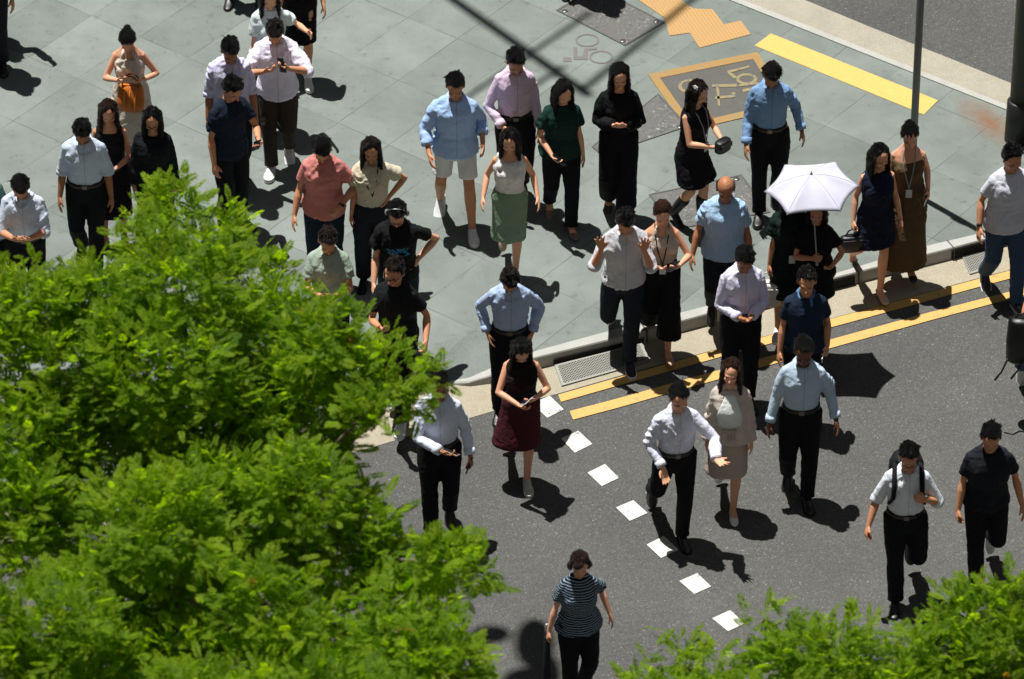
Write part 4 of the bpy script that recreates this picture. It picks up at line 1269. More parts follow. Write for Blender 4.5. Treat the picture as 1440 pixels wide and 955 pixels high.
BRD = 'light blue'
PEOPLE = [
    dict(id='beigedress', px=(178, 53), sex=F_, H=1.58, lean=10, head=(46, 0, 0), legs=STAND, AL=(-.10, -.30, 1.20), AR=(.13, -.24, 1.16), HL='hold', HR='hold', skin=S1, hair=('bun', BLK),
         top=dict(kind='halter', c='cfc4b6', sleeve='none'), bot=dict(kind='dress', len=.2, flare=.10), shoes=('8a7a68', 'flat'),
         label='woman in pale halter dress looking into her orange handbag'),
    dict(id='brownhair', px=(152, 146), sex=F_, H=1.57, lean=3, head=(22, 8, 0), legs=STAND, AL='down', AR=(.06, -.27, 1.08), HR='hold', skin=S2, hair=('longer', '2b1a12'),
         top=dict(kind='tank', c='18171a', sleeve='none'), bot=dict(kind='dress', len=.38, flare=.02), shoes=('222222', 'flat'),
         held=[('phone', 1, 'd8d8d6', 'white phone in the hand of the long brown haired woman in black')],
         label='woman with long brown hair and black dress behind light blue shirt man'),
    dict(id='blueshirt1', px=(115, 180), sex=M_, H=1.70, w=1.06, lean=6, head=(42, 5, 0), legs=step('r', .6), AL='down', AR='down', skin=S3, hair=('short', BLK),
         top=shirt('c2cfdd', 'elbow'), bot=trou(), label='man in pale blue rolled sleeve shirt beside the brown haired woman'),
    dict(id='phoneedge', px=(27, 259), sex=M_, H=1.67, lean=6, head=(44, 0, 0), legs=STAND, AL='phone', AR='phone', HL='hold', HR='hold', skin=S2, hair=('short', BLK),
         top=shirt('ccd6e6', 'elbow'), bot=trou(), held=[('phone', 0, 'b98a5a', 'tan cased phone held by the man at the lower edge above the tree')],
         label='man in pale blue shirt bent over phone above the leaves'),
    dict(id='tealedge', px=(-30, 232), sex=M_, H=1.69, head=(30, 0, 0), legs=STAND, skin=S2, hair=('short', BLK), top=tee('5c7a76'), bot=trou('22262c'),
         label='person in teal top with only one shoulder in view'),
    dict(id='blackglasses', px=(213, 157), sex=F_, H=1.58, lean=3, head=(24, 0, 0), legs=STAND, AL='down', AR='down', skin=S2, hair=('long', BLK),
         top=dict(kind='blouse', c='16191d', sleeve='long', tuck=False, ease=.028, sl=.024), bot=trou('131418', wide=.02), extra=('glasses',), label='woman in loose black blouse and glasses behind the tree top'),
    dict(id='lavender', px=(326, 63), sex=M_, H=1.71, yaw=8, lean=5, head=(34, 8, 0), legs=step('l', .5), AL='down', AR='down', skin=S3, hair=('short', BLK), hv=1.05,
         top=shirt('cfcbe6', 'elbow', False), bot=trou('1b1c22'), label='man in lavender rolled sleeve shirt behind navy T-shirt man'),
    dict(id='navytee', px=(333, 114), sex=M_, H=1.69, yaw=38, lean=4, head=(30, 6, 0), legs=STAND, AL='down', AR=(.10, -.34, 1.10), HR='hold', skin=S2, hair=('short', BLK),
         top=tee('1a2333'), bot=trou('15171d'), held=[('phone', 1, '222428', 'dark phone held out by the man in navy T-shirt')], label='man in navy T-shirt turned sideways and holding a phone'),
    dict(id='mint', px=(380, -14), sex=F_, H=1.59, yaw=22, head=(28, -10, 0), legs=STAND, AL='down', AR=(.34, -.22, 1.20), skin=S1, hair=('long', BLK),
         top=dict(kind='tee', c='cfdcdb', sleeve='short'), bot=trou('1b1c20'), label='woman in mint top with long dark hair at the upper edge'),
    dict(id='blacktop', px=(418, -92), sex=F_, H=1.61, head=(15, 0, 0), legs=step('r', .8), AL='downf', AR=(.25, -.14, .92), skin=S2, hair=('long', BLK),
         top=dict(kind='tank', c='121214', sleeve='none'), bot=dict(kind='dress', len=.50, flare=.0), shoes=('e2e2e0', 'sneaker'), label='woman in black dress and white trainers cut by the upper edge'),
    dict(id='blacklegs', px=(337, -206), sex=M_, H=1.71, legs=WIDE, skin=S2, hair=('short', BLK), top=shirt('d0d4da'), bot=trou('111216'), label='person in black trousers with only the legs in view'),
    dict(id='whitephone', px=(385, 40), sex=M_, H=1.71, lean=8, head=(42, -4, 0), legs=step('l', .5), AL=(-.10, -.36, 1.30, -.9, .3, -.6), AR=(.13, -.36, 1.33, .9, .3, -.6), HL='hold', HR='hold', skin=S2, hair=('short', '1c1614'),
         top=shirt('e4dfee', 'elbow', False, hem=.84, ease=.022), bot=trou('3b342d'), shoes=('d4d4d2', 'sneaker'),
         held=[('phone', 1, '2a2a2e', 'phone held sideways in both hands of the man in untucked white shirt', 'across')], label='man in untucked white shirt tapping a phone with both hands'),
    dict(id='salmon', px=(453, 207), sex=M_, H=1.69, w=1.05, lean=6, head=(46, 2, 0), legs=STAND, AL=(-.27, -.12, .86), AR=(.15, -.20, 1.0, .7, .6, -.2), HR='fist', skin=S2, hair=('short', BLK),
         top=tee('cd827b', hem=.84), bot=trou('1c2836', jeans=True), extra=('watch_r',), label='man in salmon pink T-shirt looking down'),
    dict(id='beigeblouse', px=(522, 200), sex=F_, H=1.59, lean=3, head=(26, 4, 0), legs=STAND, AL='down', AR='hip', HR='hip', skin=S2, hair=('long', '1d1512'),
         top=dict(kind='blouse', c='cdc3ab', sleeve='short', tuck=True, ease=.026, sl=.03), bot=trou('22232a', wide=.015), extra=('lanyard_dark',), label='woman in cream blouse with one hand on her hip'),
    dict(id='graphictee', px=(557, 293), sex=M_, H=1.69, lean=6, head=(36, -4, 0), legs=STAND, AL='downf', AR='hip', HR='hip', skin=S1, hair=('short', BLK),
         top=tee('17181a', pat='graphic', hem=.86), bot=trou('27303a', jeans=True), extra=('headphones', 'glasses'), label='man in black T-shirt with blue chest print and headphones'),
    dict(id='greyshirt', px=(462, 330), sex=M_, H=1.67, lean=5, head=(30, 8, 0), legs=STAND, AL='phone', AR='phone', HL='hold', HR='hold', skin=S2, hair=('short', '2a211d'),
         top=polo('9fae9d'), bot=trou('23272c'), label='man in grey green polo half hidden by leaves'),
    dict(id='blackpolo', px=(552, 367), sex=M_, H=1.72, yaw=-14, lean=5, head=(18, -14, 0), legs=step('r', .9), AL='phone', AR=(.30, -.16, .96), HL='hold', HR='fist', skin=S2, hair=('short', '231c19'),
         top=polo('191c1e', hem=.88), bot=trou('15161a'), shoes=('d9d9d7', 'sneaker'), extra=('glasses',), label='man in black polo and glasses beside the tree'),
    dict(id='bigblue', px=(640, 109), sex=M_, H=1.72, w=1.10, lean=5, head=(26, 0, 0), legs=[(-.15, .24, .14, 30), (.15, -.18, .088, -4)], AL=(-.24, -.22, .93), AR=(.25, -.1, .98), skin=S2, hair=('short', BLK),
         top=shirt('a9c6f0', 'threequarter', False, hem=.86, ease=.020, sl=.013), bot=dict(kind='shorts', c='e8e9e6', len=.60, ease=.004), shoes=('d8dbdc', 'sneaker'), label='man in oversized sky blue shirt and white shorts'),
    dict(id='pink', px=(728, 77), sex=M_, H=1.71, yaw=6, lean=4, head=(30, 10, 0), legs=step('l', .4), AL=(-.13, -.20, .96), AR='down', skin=S2, hair=('short', BLK),
         top=shirt('d8c0d2', 'long'), bot=trou('161619'), label='man in pink long sleeve shirt behind the green skirt woman'),
    dict(id='greenskirt', px=(716, 187), sex=F_, H=1.59, lean=4, head=(26, -6, 0), legs=lift('l', .30, .26, -.06, .07), AL=(-.26, -.10, .96), AR=(.27, -.10, .96), skin=S1, hair=('long', '17110f'),
         top=dict(kind='tank', c='e2ded9', sleeve='none', tuck=True), bot=dict(kind='skirt', c='7d947a', len=.45, flare=.0), shoes=('b9a389', 'flat'), label='woman in white tank top and green midi skirt'),
    dict(id='darkgreen', px=(795, 119), sex=F_, H=1.61, yaw=8, lean=6, head=(28, 12, 0), legs=step('r', .8), AL=(-.13, -.26, .98), AR='down', HL='hold', skin=S1, hair=('long', '15110f'),
         top=dict(kind='tee', c='14302b', sleeve='short', ease=.026, sl=.026), bot=trou('121316'), shoes=('7d6b59', 'flat'), held=[('phone', 0, '1d1e20', 'black phone carried by the woman in dark green top')],
         label='woman in dark green short sleeve top and black trousers'),
    dict(id='blackblouse', px=(872, 94), sex=F_, H=1.63, lean=2, head=(20, 4, 0), legs=step('r', .35), AL='belly', AR='belly', HL='hold', HR='hold', skin=S1, hair=('longer', BLK),
         top=dict(kind='blouse', c='101113', sleeve='long', tuck=True, ease=.024, sl=.032), bot=trou('111215', wide=.035, waist=1.06), shoes=('3b332d', 'flat'), label='woman in all black with hands folded at her waist'),
    dict(id='flower', px=(987, 117), sex=F_, H=1.59, yaw=48, lean=4, head=(24, 6, 0), legs=step('r', .5), AL=(-.05, -.32, 1.10), AR=(.07, -.32, 1.12), HL='hold', HR='hold', skin=S1, hair=('longer', '20130f'),
         top=dict(kind='shell', c='131316', sleeve='none'), bot=dict(kind='dress', len=.58, flare=.06), shoes=('111113', 'boot'), extra=('lanyard_grey', 'flower'), label='woman in short black dress with white flower hair clip'),
    dict(id='blue24', px=(1086, 100), sex=M_, H=1.71, lean=5, head=(40, 0, 0), legs=step('l', .5), AL='downf', AR=(.30, -.02, .92), skin=S3, hair=('short', BLK),
         top=shirt('7c9dc4', 'long'), bot=trou('15171b'), extra=('watch_r',), label='man in mid blue shirt and black trousers behind the umbrella'),
    dict(id='bald', px=(1021, 252), sex=M_, H=1.67, w=1.13, lean=4, head=(20, 0, 0), legs=step('r', .7), AL=(-.29, -.06, .86), AR='down', skin=S3, hair=('bald', '2a2523'),
         top=shirt('a4c1dc', 'short', False, 'pin', hem=.86), bot=trou('1a212b'), label='balding man in pale blue short sleeve shirt'),
    dict(id='handsup', px=(880, 305), sex=M_, H=1.71, zb=0.0, w=1.04, lean=6, head=(38, 2, 0), legs=lift('l', .36, .36, -.14, .11), AL=(-.21, -.22, 1.36, -.3, .2, -1), AR=(.17, -.24, 1.36, .3, .2, -1), HL='open', HR='open', skin=S2, hair=('short', BLK),
         top=shirt('c6c6ca', 'elbow', False, hem=.88), bot=trou('1d2632'), shoes=('22252b', 'sneaker'), label='man in light grey shirt raising both open hands'),
    dict(id='auburn', px=(933, 290), sex=F_, H=1.60, zb=0.03, lean=4, head=(28, 8, 0), legs=step('r', .9), AL=(-.05, -.28, 1.12), AR=(.16, -.30, 1.15), HL='hold', HR='hold', skin=S1, hair=('tied', '45271c'),
         top=dict(kind='halter', c='b9ad9e', sleeve='none', tuck=True), bot=trou('141518', wide=.06, len=.22, waist=1.08), shoes=('b28e6e', 'flat'), extra=('lanyard_black',),
         held=[('phone', 1, '27292c', 'dark phone held by the auburn haired woman in halter top')], label='auburn haired woman in halter top and wide black trousers'),
    dict(id='pocketblue', px=(717, 392), sex=M_, H=1.69, zb=0.08, lean=8, head=(50, 0, 0), legs=STAND, AL='pocket', AR='pocket', skin=S2, hair=('short', '1d1715'),
         top=shirt('a9bcdb', 'long'), bot=trou('131417'), label='man in pale blue shirt with hands in pockets behind maroon skirt woman'),
    dict(id='maroon', px=(735, 489), sex=F_, H=1.59, zb=0.0, lean=6, head=(46, 6, 0), legs=lift('l', .38, .28, -.10, .15), AL=(-.02, -.30, 1.08, -.9, .1, -.5), AR=(.12, -.28, 1.14), HL='hold', HR='hold', skin=S1, hair=('longer', BLK),
         top=dict(kind='shell', c='1c1214', sleeve='none', tuck=True), bot=dict(kind='skirt', c='471d23', len=.44, flare=.03), shoes=('b7b3ad', 'sneaker'), extra=(), held=[('phone', 1, 'c9c3bd', 'pale phone held by the woman in maroon skirt')],
         label='woman in maroon skirt with long black hair looking down'),
    dict(id='leafhead', px=(617, 526), sex=M_, H=1.71, zb=0.0, lean=4, head=(16, 6, 0), legs=step('l', .5), AL=(.02, -.30, 1.08, -.9, .2, -.5), AR=(.27, -.10, .88), HL='hold', HR='fist', skin=S3, hair=('short', BLK),
         top=shirt('d3daea', 'long'), bot=trou('121316'), held=[('phone', 0, 'c8a08a', 'phone held at the belt by the man whose head the leaves hide'), ('phone', 1, '151618', 'black phone carried low by the man beside the tree')],
         label='man in white shirt whose head is behind the leaves'),
    dict(id='gesture', px=(957, 546), sex=M_, H=1.65, zb=0.0, yaw=8, lean=7, head=(20, 12, 0), legs=lift('l', .38, .26, -.10, .14), AL=(-.15, -.20, .93), AR=(.30, -.38, 1.10, .8, .4, -.6),
         HL=((.15, -.5, -.9), (.4, -.9, .3), .2, 5), HR=((.35, -.75, .15), (.1, -.4, 1), .12, 11), skin=S1, hair=('short', BLK),
         top=shirt('dfe1f0', 'long'), bot=trou('141519'), label='man in white shirt gesturing with an open palm'),
    dict(id='cardigan', px=(1030, 508), sex=F_, H=1.59, zb=0.0, yaw=-4, lean=3, head=(8, -4, 4), legs=lift('l', .36, .24, -.08, .10), AL='down', AR='down', skin=S1, hair=('longer', '38231a'),
         top=dict(kind='blouse', c='c6b9ae', sleeve='long', tuck=False, ease=.022, sl=.02, open='dde1dc'), bot=dict(kind='skirt', c='b5a799', len=.46, flare=.02), shoes=('e4e2dc', 'flat'),
         label='smiling woman in beige cardigan and matching skirt'),
    dict(id='darkskin', px=(1131, 481), sex=M_, H=1.72, zb=0.0, lean=5, head=(22, 0, 0), legs=step('r', .55), AL=(-.27, -.06, .84), AR=(.30, -.10, .90), HL='relax', HR='relax', skin=S4, hair=('short', '100f10'),
         top=shirt('b8cbde', 'long'), bot=trou('13151a'), label='dark skinned man in pale blue long sleeve shirt, striding'),
    dict(id='clasp', px=(1051, 357), sex=M_, H=1.71, zb=0.0, yaw=8, lean=7, head=(34, 6, 0), legs=step('r', .5), AL='clasp', AR='clasp', HL='hold', HR='hold', skin=S3, hair=('short', BLK),
         top=shirt('d7d3ea', 'long'), bot=trou('17171b'), label='man in lavender white shirt with clasped hands'),
    dict(id='navypolo', px=(1135, 380), sex=M_, H=1.67, zb=0.0, lean=4, head=(12, -4, 0), legs=STAND, AL='down', AR=(.20, -.16, .98), HR='fist', skin=S2, hair=('short', '1b1716'),
         top=polo('1d2a3c', cc='5b7fa6'), bot=trou('1a1c21'), held=[('phone', 1, 'd0d0cc', 'white phone in the fist of the man in navy polo')], label='man in navy polo with light blue collar edge'),
    dict(id='umb_a', px=(1116, 268), sex=F_, H=1.57, lean=2, head=(20, 10, 0), legs=STAND, AL='down', AR='down', skin=S2, hair=('long', BLK),
         top=dict(kind='tee', c='10201b', sleeve='short', ease=.028, sl=.03), bot=dict(kind='dress', len=.50, flare=.02), shoes=('d7d4cc', 'sneaker'), extra=('lanyard_white',), label='woman in dark green dress with badge under the umbrella'),
    dict(id='umb_b', px=(1149, 284), sex=F_, H=1.55, lean=2, head=(14, -6, 0), legs=STAND, AL=(-.04, -.24, 1.20), AR=(.16, -.24, 1.12), HL='fist', HR='hold', skin=S2, hair=('long', BLK),
         top=dict(kind='tee', c='141416', sleeve='short', ease=.022), bot=dict(kind='skirt', c='121215', len=.62, flare=.04), shoes=('26221f', 'flat'), label='woman in black top and short skirt holding the umbrella'),
    dict(id='navydress', px=(1240, 207), sex=F_, H=1.60, zb=0.02, yaw=10, lean=3, head=(20, 14, 0), legs=lift('l', .34, .22, -.10, .12), AL=(-.23, -.05, .88), AR=(.22, -.12, .90), HL='fist', skin=S1, hair=('longer', BLK),
         top=dict(kind='shell', c='181f33', sleeve='none'), bot=dict(kind='dress', len=.58, flare=.03), shoes=('c9b09a', 'heel'), label='woman in sleeveless navy dress stepping off the kerb'),
    dict(id='browndress', px=(1281, 180), sex=F_, H=1.61, zb=0.10, lean=3, head=(28, 4, 0), legs=step('r', .4), AL='down', AR=(.20, -.10, 1.0), HR='fist', skin=S1, hair=('bun', BLK),
         top=dict(kind='off', c='5b4833', sleeve='none'), bot=dict(kind='dress', len=.14, flare=.06), shoes=('2a2320', 'flat'), extra=('lanyard_grey',),
         held=[('phone', 1, '1a1a1c', 'black phone in the hand of the woman in the long brown dress')], label='woman in long brown off shoulder dress below the sign post'),
    dict(id='whitetee', px=(1427, 208), sex=M_, H=1.71, zb=0.0, yaw=14, w=1.06, lean=4, head=(18, 14, 0), legs=step('r', .95), AL=(-.27, -.04, .86), AR='downf', skin=S2, hair=('short', BLK),
         top=tee('d3d4df', hem=.84, ease=.024), bot=trou('3a4f68', jeans=True), shoes=('30323a', 'sneaker'), extra=('watch_l',), label='man in white T-shirt and blue jeans beside the dark lamp post'),
    dict(id='backpack', px=(1279, 630), sex=M_, H=1.69, zb=0.0, lean=6, head=(22, -4, 0), legs=lift('r', .34, .34, -.10, .10), AL=(-.32, -.10, .88), AR=(.14, -.20, 1.24, .55, .7, -.6), HL='fist', HR='fist', skin=S2, hair=('short', BLK), hv=1.06,
         top=shirt('dde2ea', 'elbow'), bot=trou('14161a'), extra=('backpack', 'glasses'), label='man in white shirt gripping the strap of a black backpack'),
    dict(id='blackpolo2', px=(1395, 603), sex=M_, H=1.72, zb=0.0, w=1.08, lean=5, head=(24, 0, 0), legs=lift('r', .32, .30, -.08, .09), AL='down', AR=(.30, -.04, .88), HL='fist', skin=S2, hair=('short', BLK), hv=1.05,
         top=polo('1c1f25', hem=.88), bot=trou('131418'), shoes=('d4d4d2', 'sneaker'), label='broad man in black polo and white trainers on the road'),
    dict(id='stripes', px=(816, 783), sex=F_, H=1.57, zb=0.0, w=1.06, yaw=6, lean=4, head=(24, 0, 0), legs=step('l', .6), AL=(-.27, -.05, .86), AR=(.29, .05, .93), HL='fist', skin=S1, hair=('bob', '33251f'), hv=1.0,
         top=dict(kind='tee', c='1c2a3a', sleeve='short', pat='stripe', ease=.012), bot=trou('15161a'), extra=(), label='short haired woman in striped navy T-shirt in the foreground'),
    dict(id='edgebag', px=(1487, 356), sex=M_, H=1.71, zb=0.0, lean=4, legs=lift('l', .32, .22, -.05, .20), AL=(-.26, -.1, .9), AR='down', HL='fist', skin=S2, hair=('short', BLK),
         top=tee('15161a'), bot=trou('33465c', jeans=True), shoes=('e0e0de', 'sneaker'), label='person in jeans and white trainers cut by the right hand edge'),
    dict(id='edgearm', px=(-24, -110), sex=M_, H=1.69, legs=STAND, AL='down', AR=(.24, -.12, .88), skin=S2, hair=('short', BLK), top=tee('b5553a'), bot=trou('1d1f25'), label='person at the upper left corner with one forearm in view'),
    dict(id='edgeshadow', at=(-24, 47), px=(-24, -190), sex=M_, H=1.71, legs=STAND, AL='down', AR=(.42, -.2, 1.28, .2, .2, -1), skin=S2, hair=('short', BLK), top=shirt('c8ccd4'), bot=trou('1d1f25'),
         label='person just outside the left edge whose shadow reaches into view'),
    dict(id='topshadow', at=(812, -14), px=(812, -250), sex=M_, H=1.71, legs=STAND, skin=S2, hair=('short', BLK), top=shirt('c8ccd4'), bot=trou('1d1f25'), label='person above the frame whose shadow covers the inspection cover'),
]
for P in PEOPLE: PX[P['id']] = person(P)

# ------------------------------------------------------------------ things carried
# orange handbag
d = PX['beigedress']; W = d['world']
root_c = W(Vector((.02, -.30, 1.0)))
m = MB(); secs = []
for z, hw, hd in ((-.13, .10, .05), (-.12, .125, .066), (-.03, .13, .068), (.07, .118, .055), (.115, .105, .040), (.12, .098, .032)):
    secs.append((Vector((0, 0, z)), Vector((hw, 0, 0)), Vector((0, hd, 0))))
m.loft(secs, 28, power=.8)
bag = m.build('handbag', m_leather('c56a1c')); bag.location = root_c; bag.rotation_euler = (math.radians(-14), 0, math.radians(-8))
tag(bag, 'orange leather handbag held open by the woman in pale halter dress', 'handbag')
for sy in (-1, 1):
    m = MB(); m.limb([Vector((.075 * math.cos(t), sy * .036, .11 + .10 * math.sin(t))) for t in np.linspace(0, math.pi, 13)], [.007] * 13, 8); m.build('handle', m_leather('6b3412'), bag)
m = MB()
for x in (-.05, 0, .05): m.limb([(x, -.062, -.1), (x, -.066, -.02), (x, -.055, .07)], [.006, .006, .006], 6)
m.build('pleat', m_leather('e0934a'), bag)

# camera pouch of the woman with the flower clip
def pouch(pid, hand, name, col, size, label, cat, dz=0.0, handle=False):
    d = PX[pid]; wr, dd, n_, lat, q = d['hands'][hand]; c = d['world'](wr + dd * .09) + Vector((0, 0, dz))
    hx, hy, hz = size; m = MB()
    m.loft([(Vector((0, 0, z * hz)), Vector((hx * k, 0, 0)), Vector((0, hy * k, 0))) for z, k in ((-1, .8), (-.9, .97), (0, 1.02), (.85, .95), (1, .75))], 24, power=.8 if name == 'backpack' else .7)
    o = m.build(name, m_leather(col)); o.location = c; o.rotation_euler = (0, 0, d['RZ'].to_euler().z)
    tag(o, label, cat)
    if name != 'backpack':
        m = MB(); m.box((0, -hy * 1.0, hz * .25), hx * .8, .006, hz * .45)
        m.build('flap', m_leather(col), o, smooth=False, bevel=.004)
    if handle:
        m = MB(); L = max(.05, -dz - hz + .01)
        m.limb([(-hx * .6, 0, hz * .9), (-hx * .3, 0, hz + L * .8), (0, 0, hz + L), (hx * .3, 0, hz + L * .8), (hx * .6, 0, hz * .9)], [.007] * 5, 8); m.build('handle', m_leather(col), o)
    return o


pouch('flower', 1, 'pouch', '161618', (.085, .05, .055), 'black pouch held by the woman with the flower clip', 'pouch')
pouch('navydress', 0, 'handbag', '17161a', (.11, .045, .08), 'black handbag hanging from the hand of the woman in navy dress', 'handbag', -.14, True)
bp = pouch('edgebag', 0, 'backpack', '08080a', (.13, .09, .22), 'black backpack with dangling straps carried at the edge of view', 'backpack', .02, True)
for x, y2 in ((-.12, -.10), (.02, -.08)):
    m = MB(); m.limb([(x, -.08, -.16), (x - .05, y2 - .05, -.24), (x - .10, y2 - .04, -.33)], [.010, .008, .010], 8); m.build('strap', m_leather('0d0d0f'), bp)
pouch('umb_a', 0, 'tote_bag', 'c9c6bd', (.12, .06, .12), 'pale tote bag hanging beside the woman in dark green dress', 'tote bag', -.22, True)
# folded umbrella/stick in the hand of the striped woman
d = PX['stripes']; wr, dd, n_, lat, q = d['hands'][0]; c = d['world'](wr + dd * .08)
m = MB(); m.limb([c + Vector((0, .02, .05)), c + Vector((0, -.05, -.35))], [.022, .034], 12); o = m.build('folded_umbrella', m_fabric('26282c')); tag(o, 'dark folded umbrella in the hand of the striped T-shirt woman', 'umbrella')
m = MB(); m.limb([c + Vector((0, .025, .05)), c + Vector((0, .035, .11))], [.013, .016], 10); m.build('handle', m_plain('silver_handle', 'b9bcc0', .3, .8), o)

# white sun umbrella
ua = PX['umb_b']; ZR = PV + 1.60
ctr = G(1142, 262 + 3, ZR); RU = .41; rise = .155
t = NT('umbrella_cloth'); v_ = t.coords(); t.col(t.mix(t.noise(v_, 8, 4), lin('bdbccb'), lin('cbcad8'))); t.rough(.7, .2)
tr = t.add('ShaderNodeBsdfTranslucent'); tr.inputs[0].default_value = (.55, .55, .6, 1); mx = t.add('ShaderNodeMixShader'); mx.inputs[0].default_value = .05
t.link(t.b.outputs[0], mx.inputs[1]); t.link(tr.outputs[0], mx.inputs[2]); t.link(mx.outputs[0], t.n['Material Output'].inputs[0])
root = bpy.data.objects.new('umbrella', None); SC.collection.objects.link(root); root.location = ctr
root.rotation_euler = (math.radians(4), math.radians(-4), 0)
tag(root, 'white open sun umbrella over the two women at the kerb', 'umbrella')
m = MB(); rings = []; NS = 8; angs = [math.radians(a) for a in (-1, 57, 123, 181, 236, 304)]
PTS = []
for k in range(13):
    r = k / 12; pts = []
    for i in range(6):
        a0, a1 = angs[i], angs[(i + 1) % 6] + (2 * math.pi if i == 5 else 0)
        p0 = Vector((math.cos(a0), math.sin(a0), 0)); p1 = Vector((math.cos(a1), math.sin(a1), 0))
        for jx in range(NS):
            w_ = jx / NS; p = p0.lerp(p1, w_); p *= (1 - .075 * math.sin(math.pi * w_))
            z_ = rise * (1 - r ** 1.9) - .020 * math.sin(math.pi * w_) * r * (1.2 - r) * 2 + .012 * math.sin(math.pi * w_) * r ** 4
            pts.append(Vector((p.x * RU * max(r, .01), p.y * RU * max(r, .01), z_)))
    rings.append(m.ring(pts))
m.skin(rings, cap=False)
o = m.build('canopy', t.m, root); sm = o.modifiers.new('solid', 'SOLIDIFY'); sm.thickness = .002
for a in angs:
    m = MB(); m.limb([Vector((math.cos(a) * RU * r, math.sin(a) * RU * r, rise * (1 - r ** 1.9) - .006)) for r in np.linspace(.04, 1, 9)], [.003] * 9, 6); m.build('rib', m_plain('rib_steel', '9da0a3', .35, .8), root)
    m = MB(); m.limb([Vector((math.cos(a) * RU * r, math.sin(a) * RU * r, rise * (1 - r ** 1.9) + .002)) for r in np.linspace(.04, 1, 9)], [.0025] * 9, 6); m.build('seam', m_fabric('b9b8c6'), root)
hw_ = ua['hands'][0]; hpt = ua['world'](hw_[0] + hw_[1] * .06)
RUinv = root.rotation_euler.to_matrix().inverted(); lp = RUinv @ (hpt - ctr)
m = MB(); m.limb([(0, 0, rise + .03), (0, 0, rise - .06), lp, lp + (lp - Vector((0, 0, rise))).normalized() * .05], [.006, .006, .006, .012], 8); m.build('shaft', m_plain('shaft_steel', 'a6a8aa', .35, .8), root)
m = MB(); m.limb([(0, 0, rise - .002), (0, 0, rise + .012)], [.016, .008], 10); m.build('tip_cap', m_plain('tip', '8c8a84', .5), root)

bake_pending()

# ------------------------------------------------------------------ trees
LEAFA = m_leaf((.068, .145, .006, 1), (.255, .355, .012, 1), (2.0, 2.1, .6, 1))
BARK = m_bark()


def spray_template(rng):
    """one feathery twig: rachis along +X with leaflets both sides; returns quads (n,4,3)"""
    out = []
    n = int(rng.integers(6, 12)); gk = rng.uniform(.8, 1.35)
    for k in range(n):
        x = .010 + k * .0135; L = .025 * math.sin(math.pi * (k + 1.6) / (n + 2.2)) + .008
        L *= gk
        for sg in (-1, 1):
            a = math.radians(58 - k * 3 + rng.uniform(-8, 8)); dr = rng.uniform(-.32, .02)
            d = np.array([math.cos(a), sg * math.sin(a), dr]); d /= np.linalg.norm(d)
            s = np.cross(d, [0, 0, 1.0]); s /= np.linalg.norm(s); w = L * .22
            b = np.array([x, 0, -.5 * x * x]); tilt = np.array([0, 0, rng.uniform(-.5, .5) * w])
            out.append([b, b + d * L * .45 + s * w + tilt, b + d * L, b + d * L * .45 - s * w - tilt])
    return np.array(out)


def crown_mesh(lumps, name, parent, dens, seed, mat):
    rng = np.random.default_rng(seed); temps = [spray_template(rng) for _ in range(28)]
    Q, C = [], []
    for (u, v, z, r, k) in lumps:
        c = np.array(G(u, v, z)); rm = r / 162.0
        n = int(dens * k * (rm / .5) ** 2)
        # twig clusters inside the lump
        nc = max(3, n // 9)
        dirs = rng.normal(size=(nc, 3)); dirs /= np.linalg.norm(dirs, axis=1)[:, None]
        rad = rm * rng.uniform(.25, 1.0, nc) ** .6
        cc = c + dirs * rad[:, None] * np.array([1, 1, .75])
        ctone = rng.uniform(0, 1, nc)
        for i in range(nc):
            base_az = rng.uniform(0, 2 * math.pi)
            for q in range(9):
                az = base_az + q * 2.4 + rng.uniform(-.4, .4); el = rng.uniform(-.15, .75)
                out = dirs[i] * .7 + np.array([math.cos(az) * math.cos(el), math.sin(az) * math.cos(el), math.sin(el)])
                out /= np.linalg.norm(out)
                up = np.array([rng.normal() * .35, rng.normal() * .35, 1.0]); y = np.cross(up, out); y /= np.linalg.norm(y); zz = np.cross(out, y)
                R = np.stack([out, y, zz], 0); sc_ = rng.uniform(.6, 1.5)
                p0 = cc[i] + rng.normal(size=3) * .05
                T_ = temps[rng.integers(28)]
                Q.append((T_.reshape(-1, 3) * sc_) @ R + p0)
                tone = np.clip(ctone[i] * .6 + rng.uniform(0, .4), 0, 1)
                C.append(np.tile([tone, rng.uniform(), 0], (T_.shape[0] * 4, 1)))
    V = np.concatenate(Q); C = np.concatenate(C); nf = len(V) // 4
    me = bpy.data.meshes.new(name); me.vertices.add(len(V)); me.loops.add(len(V)); me.polygons.add(nf)
    me.vertices.foreach_set('co', V.astype(np.float32).ravel()); me.loops.foreach_set('vertex_index', np.arange(len(V), dtype=np.int32))
    me.polygons.foreach_set('loop_start', np.arange(0, len(V), 4, dtype=np.int32)); me.update(calc_edges=True)
    put_attr(me, 'rnd', C); me.materials.append(mat)
    o = bpy.data.objects.new(name, me); SC.collection.objects.link(o); o.parent = parent
    return o


def tree(base, lumps, label, dens, seed, fork):
    root = bpy.data.objects.new('tree', None); SC.collection.objects.link(root); tag(root, label, 'tree', 'leafy trees in front of the crossing')
    crown_mesh(lumps, 'crown', root, dens, seed, LEAFA)
    m = MB(); f = Vector(fork)
    m.limb([base, Vector(base).lerp(f, .5) + Vector((.05, .02, 0)), f], [.20, .16, .13]); m.build('trunk', BARK, root)
    rng = random.Random(seed)
    for (u, v, z, r, k) in lumps:
        c = G(u, v, z); mid_ = f.lerp(c, .5) + Vector((rng.uniform(-.15, .15), rng.uniform(-.15, .15), -.12))
        m = MB(); m.limb([f, f.lerp(mid_, .5) + Vector((0, 0, .05)), mid_, c], [.07, .045, .03, .008], 8); m.build('limb', BARK, root)


def zl(v): return 5.7 - (v - 250) / 700 * 1.1


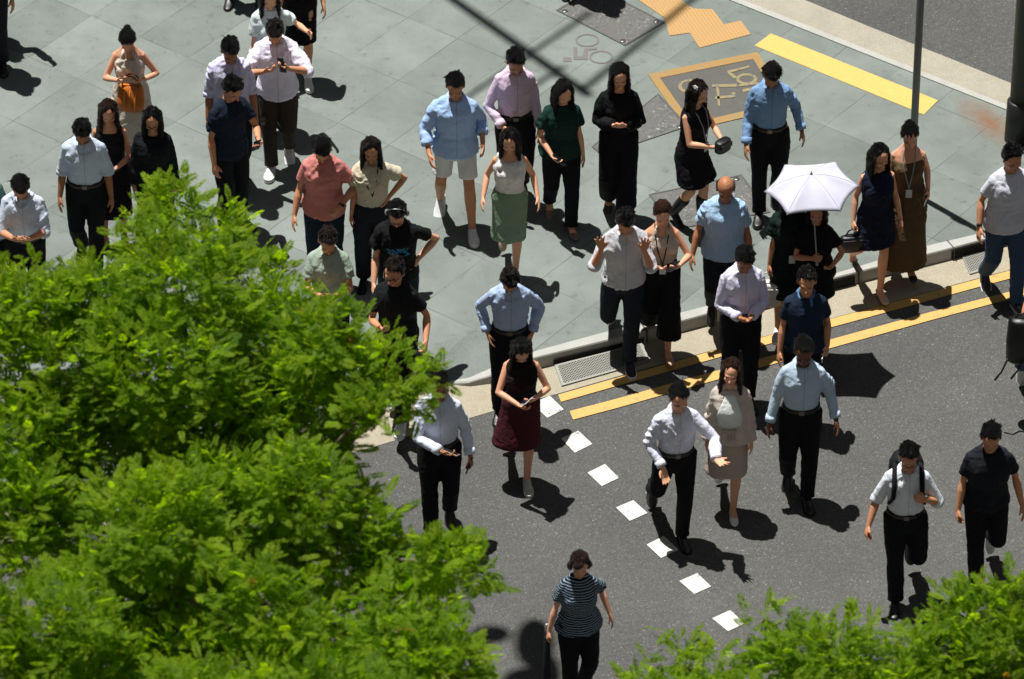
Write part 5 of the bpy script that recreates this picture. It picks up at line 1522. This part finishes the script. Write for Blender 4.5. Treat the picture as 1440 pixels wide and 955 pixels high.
L1 = [(246, 292, 36, 1), (205, 335, 38, .8), (300, 335, 42, 1), (130, 392, 30, .5), (150, 425, 52, 1), (60, 440, 56, 1), (5, 430, 48, 1), (255, 400, 75, 1), (345, 405, 52, 1), (405, 450, 48, 1),
      (462, 476, 44, 1), (515, 520, 44, 1), (555, 560, 34, .9), (590, 520, 16, .5), (90, 520, 95, 1), (220, 520, 95, 1), (330, 560, 60, .8), (400, 640, 60, .8), (300, 690, 65, .8), (350, 505, 90, 1), (440, 545, 72, 1), (515, 580, 30, .7), (40, 640, 95, 1),
      (170, 640, 105, 1), (300, 620, 100, 1), (410, 610, 70, .9), (420, 690, 62, .8), (465, 705, 50, .9), (510, 745, 42, 1), (340, 740, 90, 1), (220, 740, 80, 1), (20, 715, 60, 1), (45, 765, 55, .8), (110, 745, 60, .8), (470, 780, 60, .8), (560, 785, 50, 1), (630, 790, 40, 1), (665, 803, 26, .9),
      (610, 833, 32, .9), (150, 840, 70, .9), (260, 850, 85, .9), (380, 850, 70, .6), (480, 870, 70, .8), (560, 890, 58, 1), (615, 930, 54, 1), (650, 955, 38, 1), (60, 900, 80, .8), (20, 960, 80, 1), (180, 940, 90, 1), (320, 950, 90, 1), (450, 960, 80, 1), (560, 980, 80, 1), (120, 1020, 100, 1), (300, 1040, 100, 1), (480, 1050, 100, 1)]
lum = [(u, v, zl(v) + random.uniform(-.35, .35), r, k) for u, v, r, k in L1]
fk = G(280, 760, 3.4)
tree((fk.x - .1, fk.y - .4, 0), lum, 'large feathery green tree filling the lower left of the view', 900, 3, fk)
L2 = [(890, 958, 26, .9), (950, 920, 30, .9), (940, 955, 36, 1), (1005, 945, 34, .9), (1090, 878, 32, 1), (1105, 925, 46, 1), (1165, 905, 40, 1), (1180, 945, 50, 1), (1225, 920, 34, 1), (1050, 985, 46, 1), (1160, 995, 60, 1),
      (1265, 958, 40, .9), (1300, 880, 28, 1), (1330, 908, 46, 1), (1345, 850, 30, 1), (1395, 868, 48, 1), (1440, 848, 40, 1), (1400, 930, 60, 1), (1460, 915, 58, 1), (1320, 965, 50, 1), (960, 1005, 55, 1), (1250, 1015, 70, 1), (1370, 1015, 70, 1), (1460, 1005, 70, 1)]
lum = [(u, v + 12, 4.0 - (v - 850) / 200 * .8 + random.uniform(-.25, .25), r, k) for u, v, r, k in L2]
fk = G(1210, 1080, 2.6)
tree((fk.x, fk.y - .3, 0), lum, 'leafy green tree top along the lower right edge', 680, 5, fk)
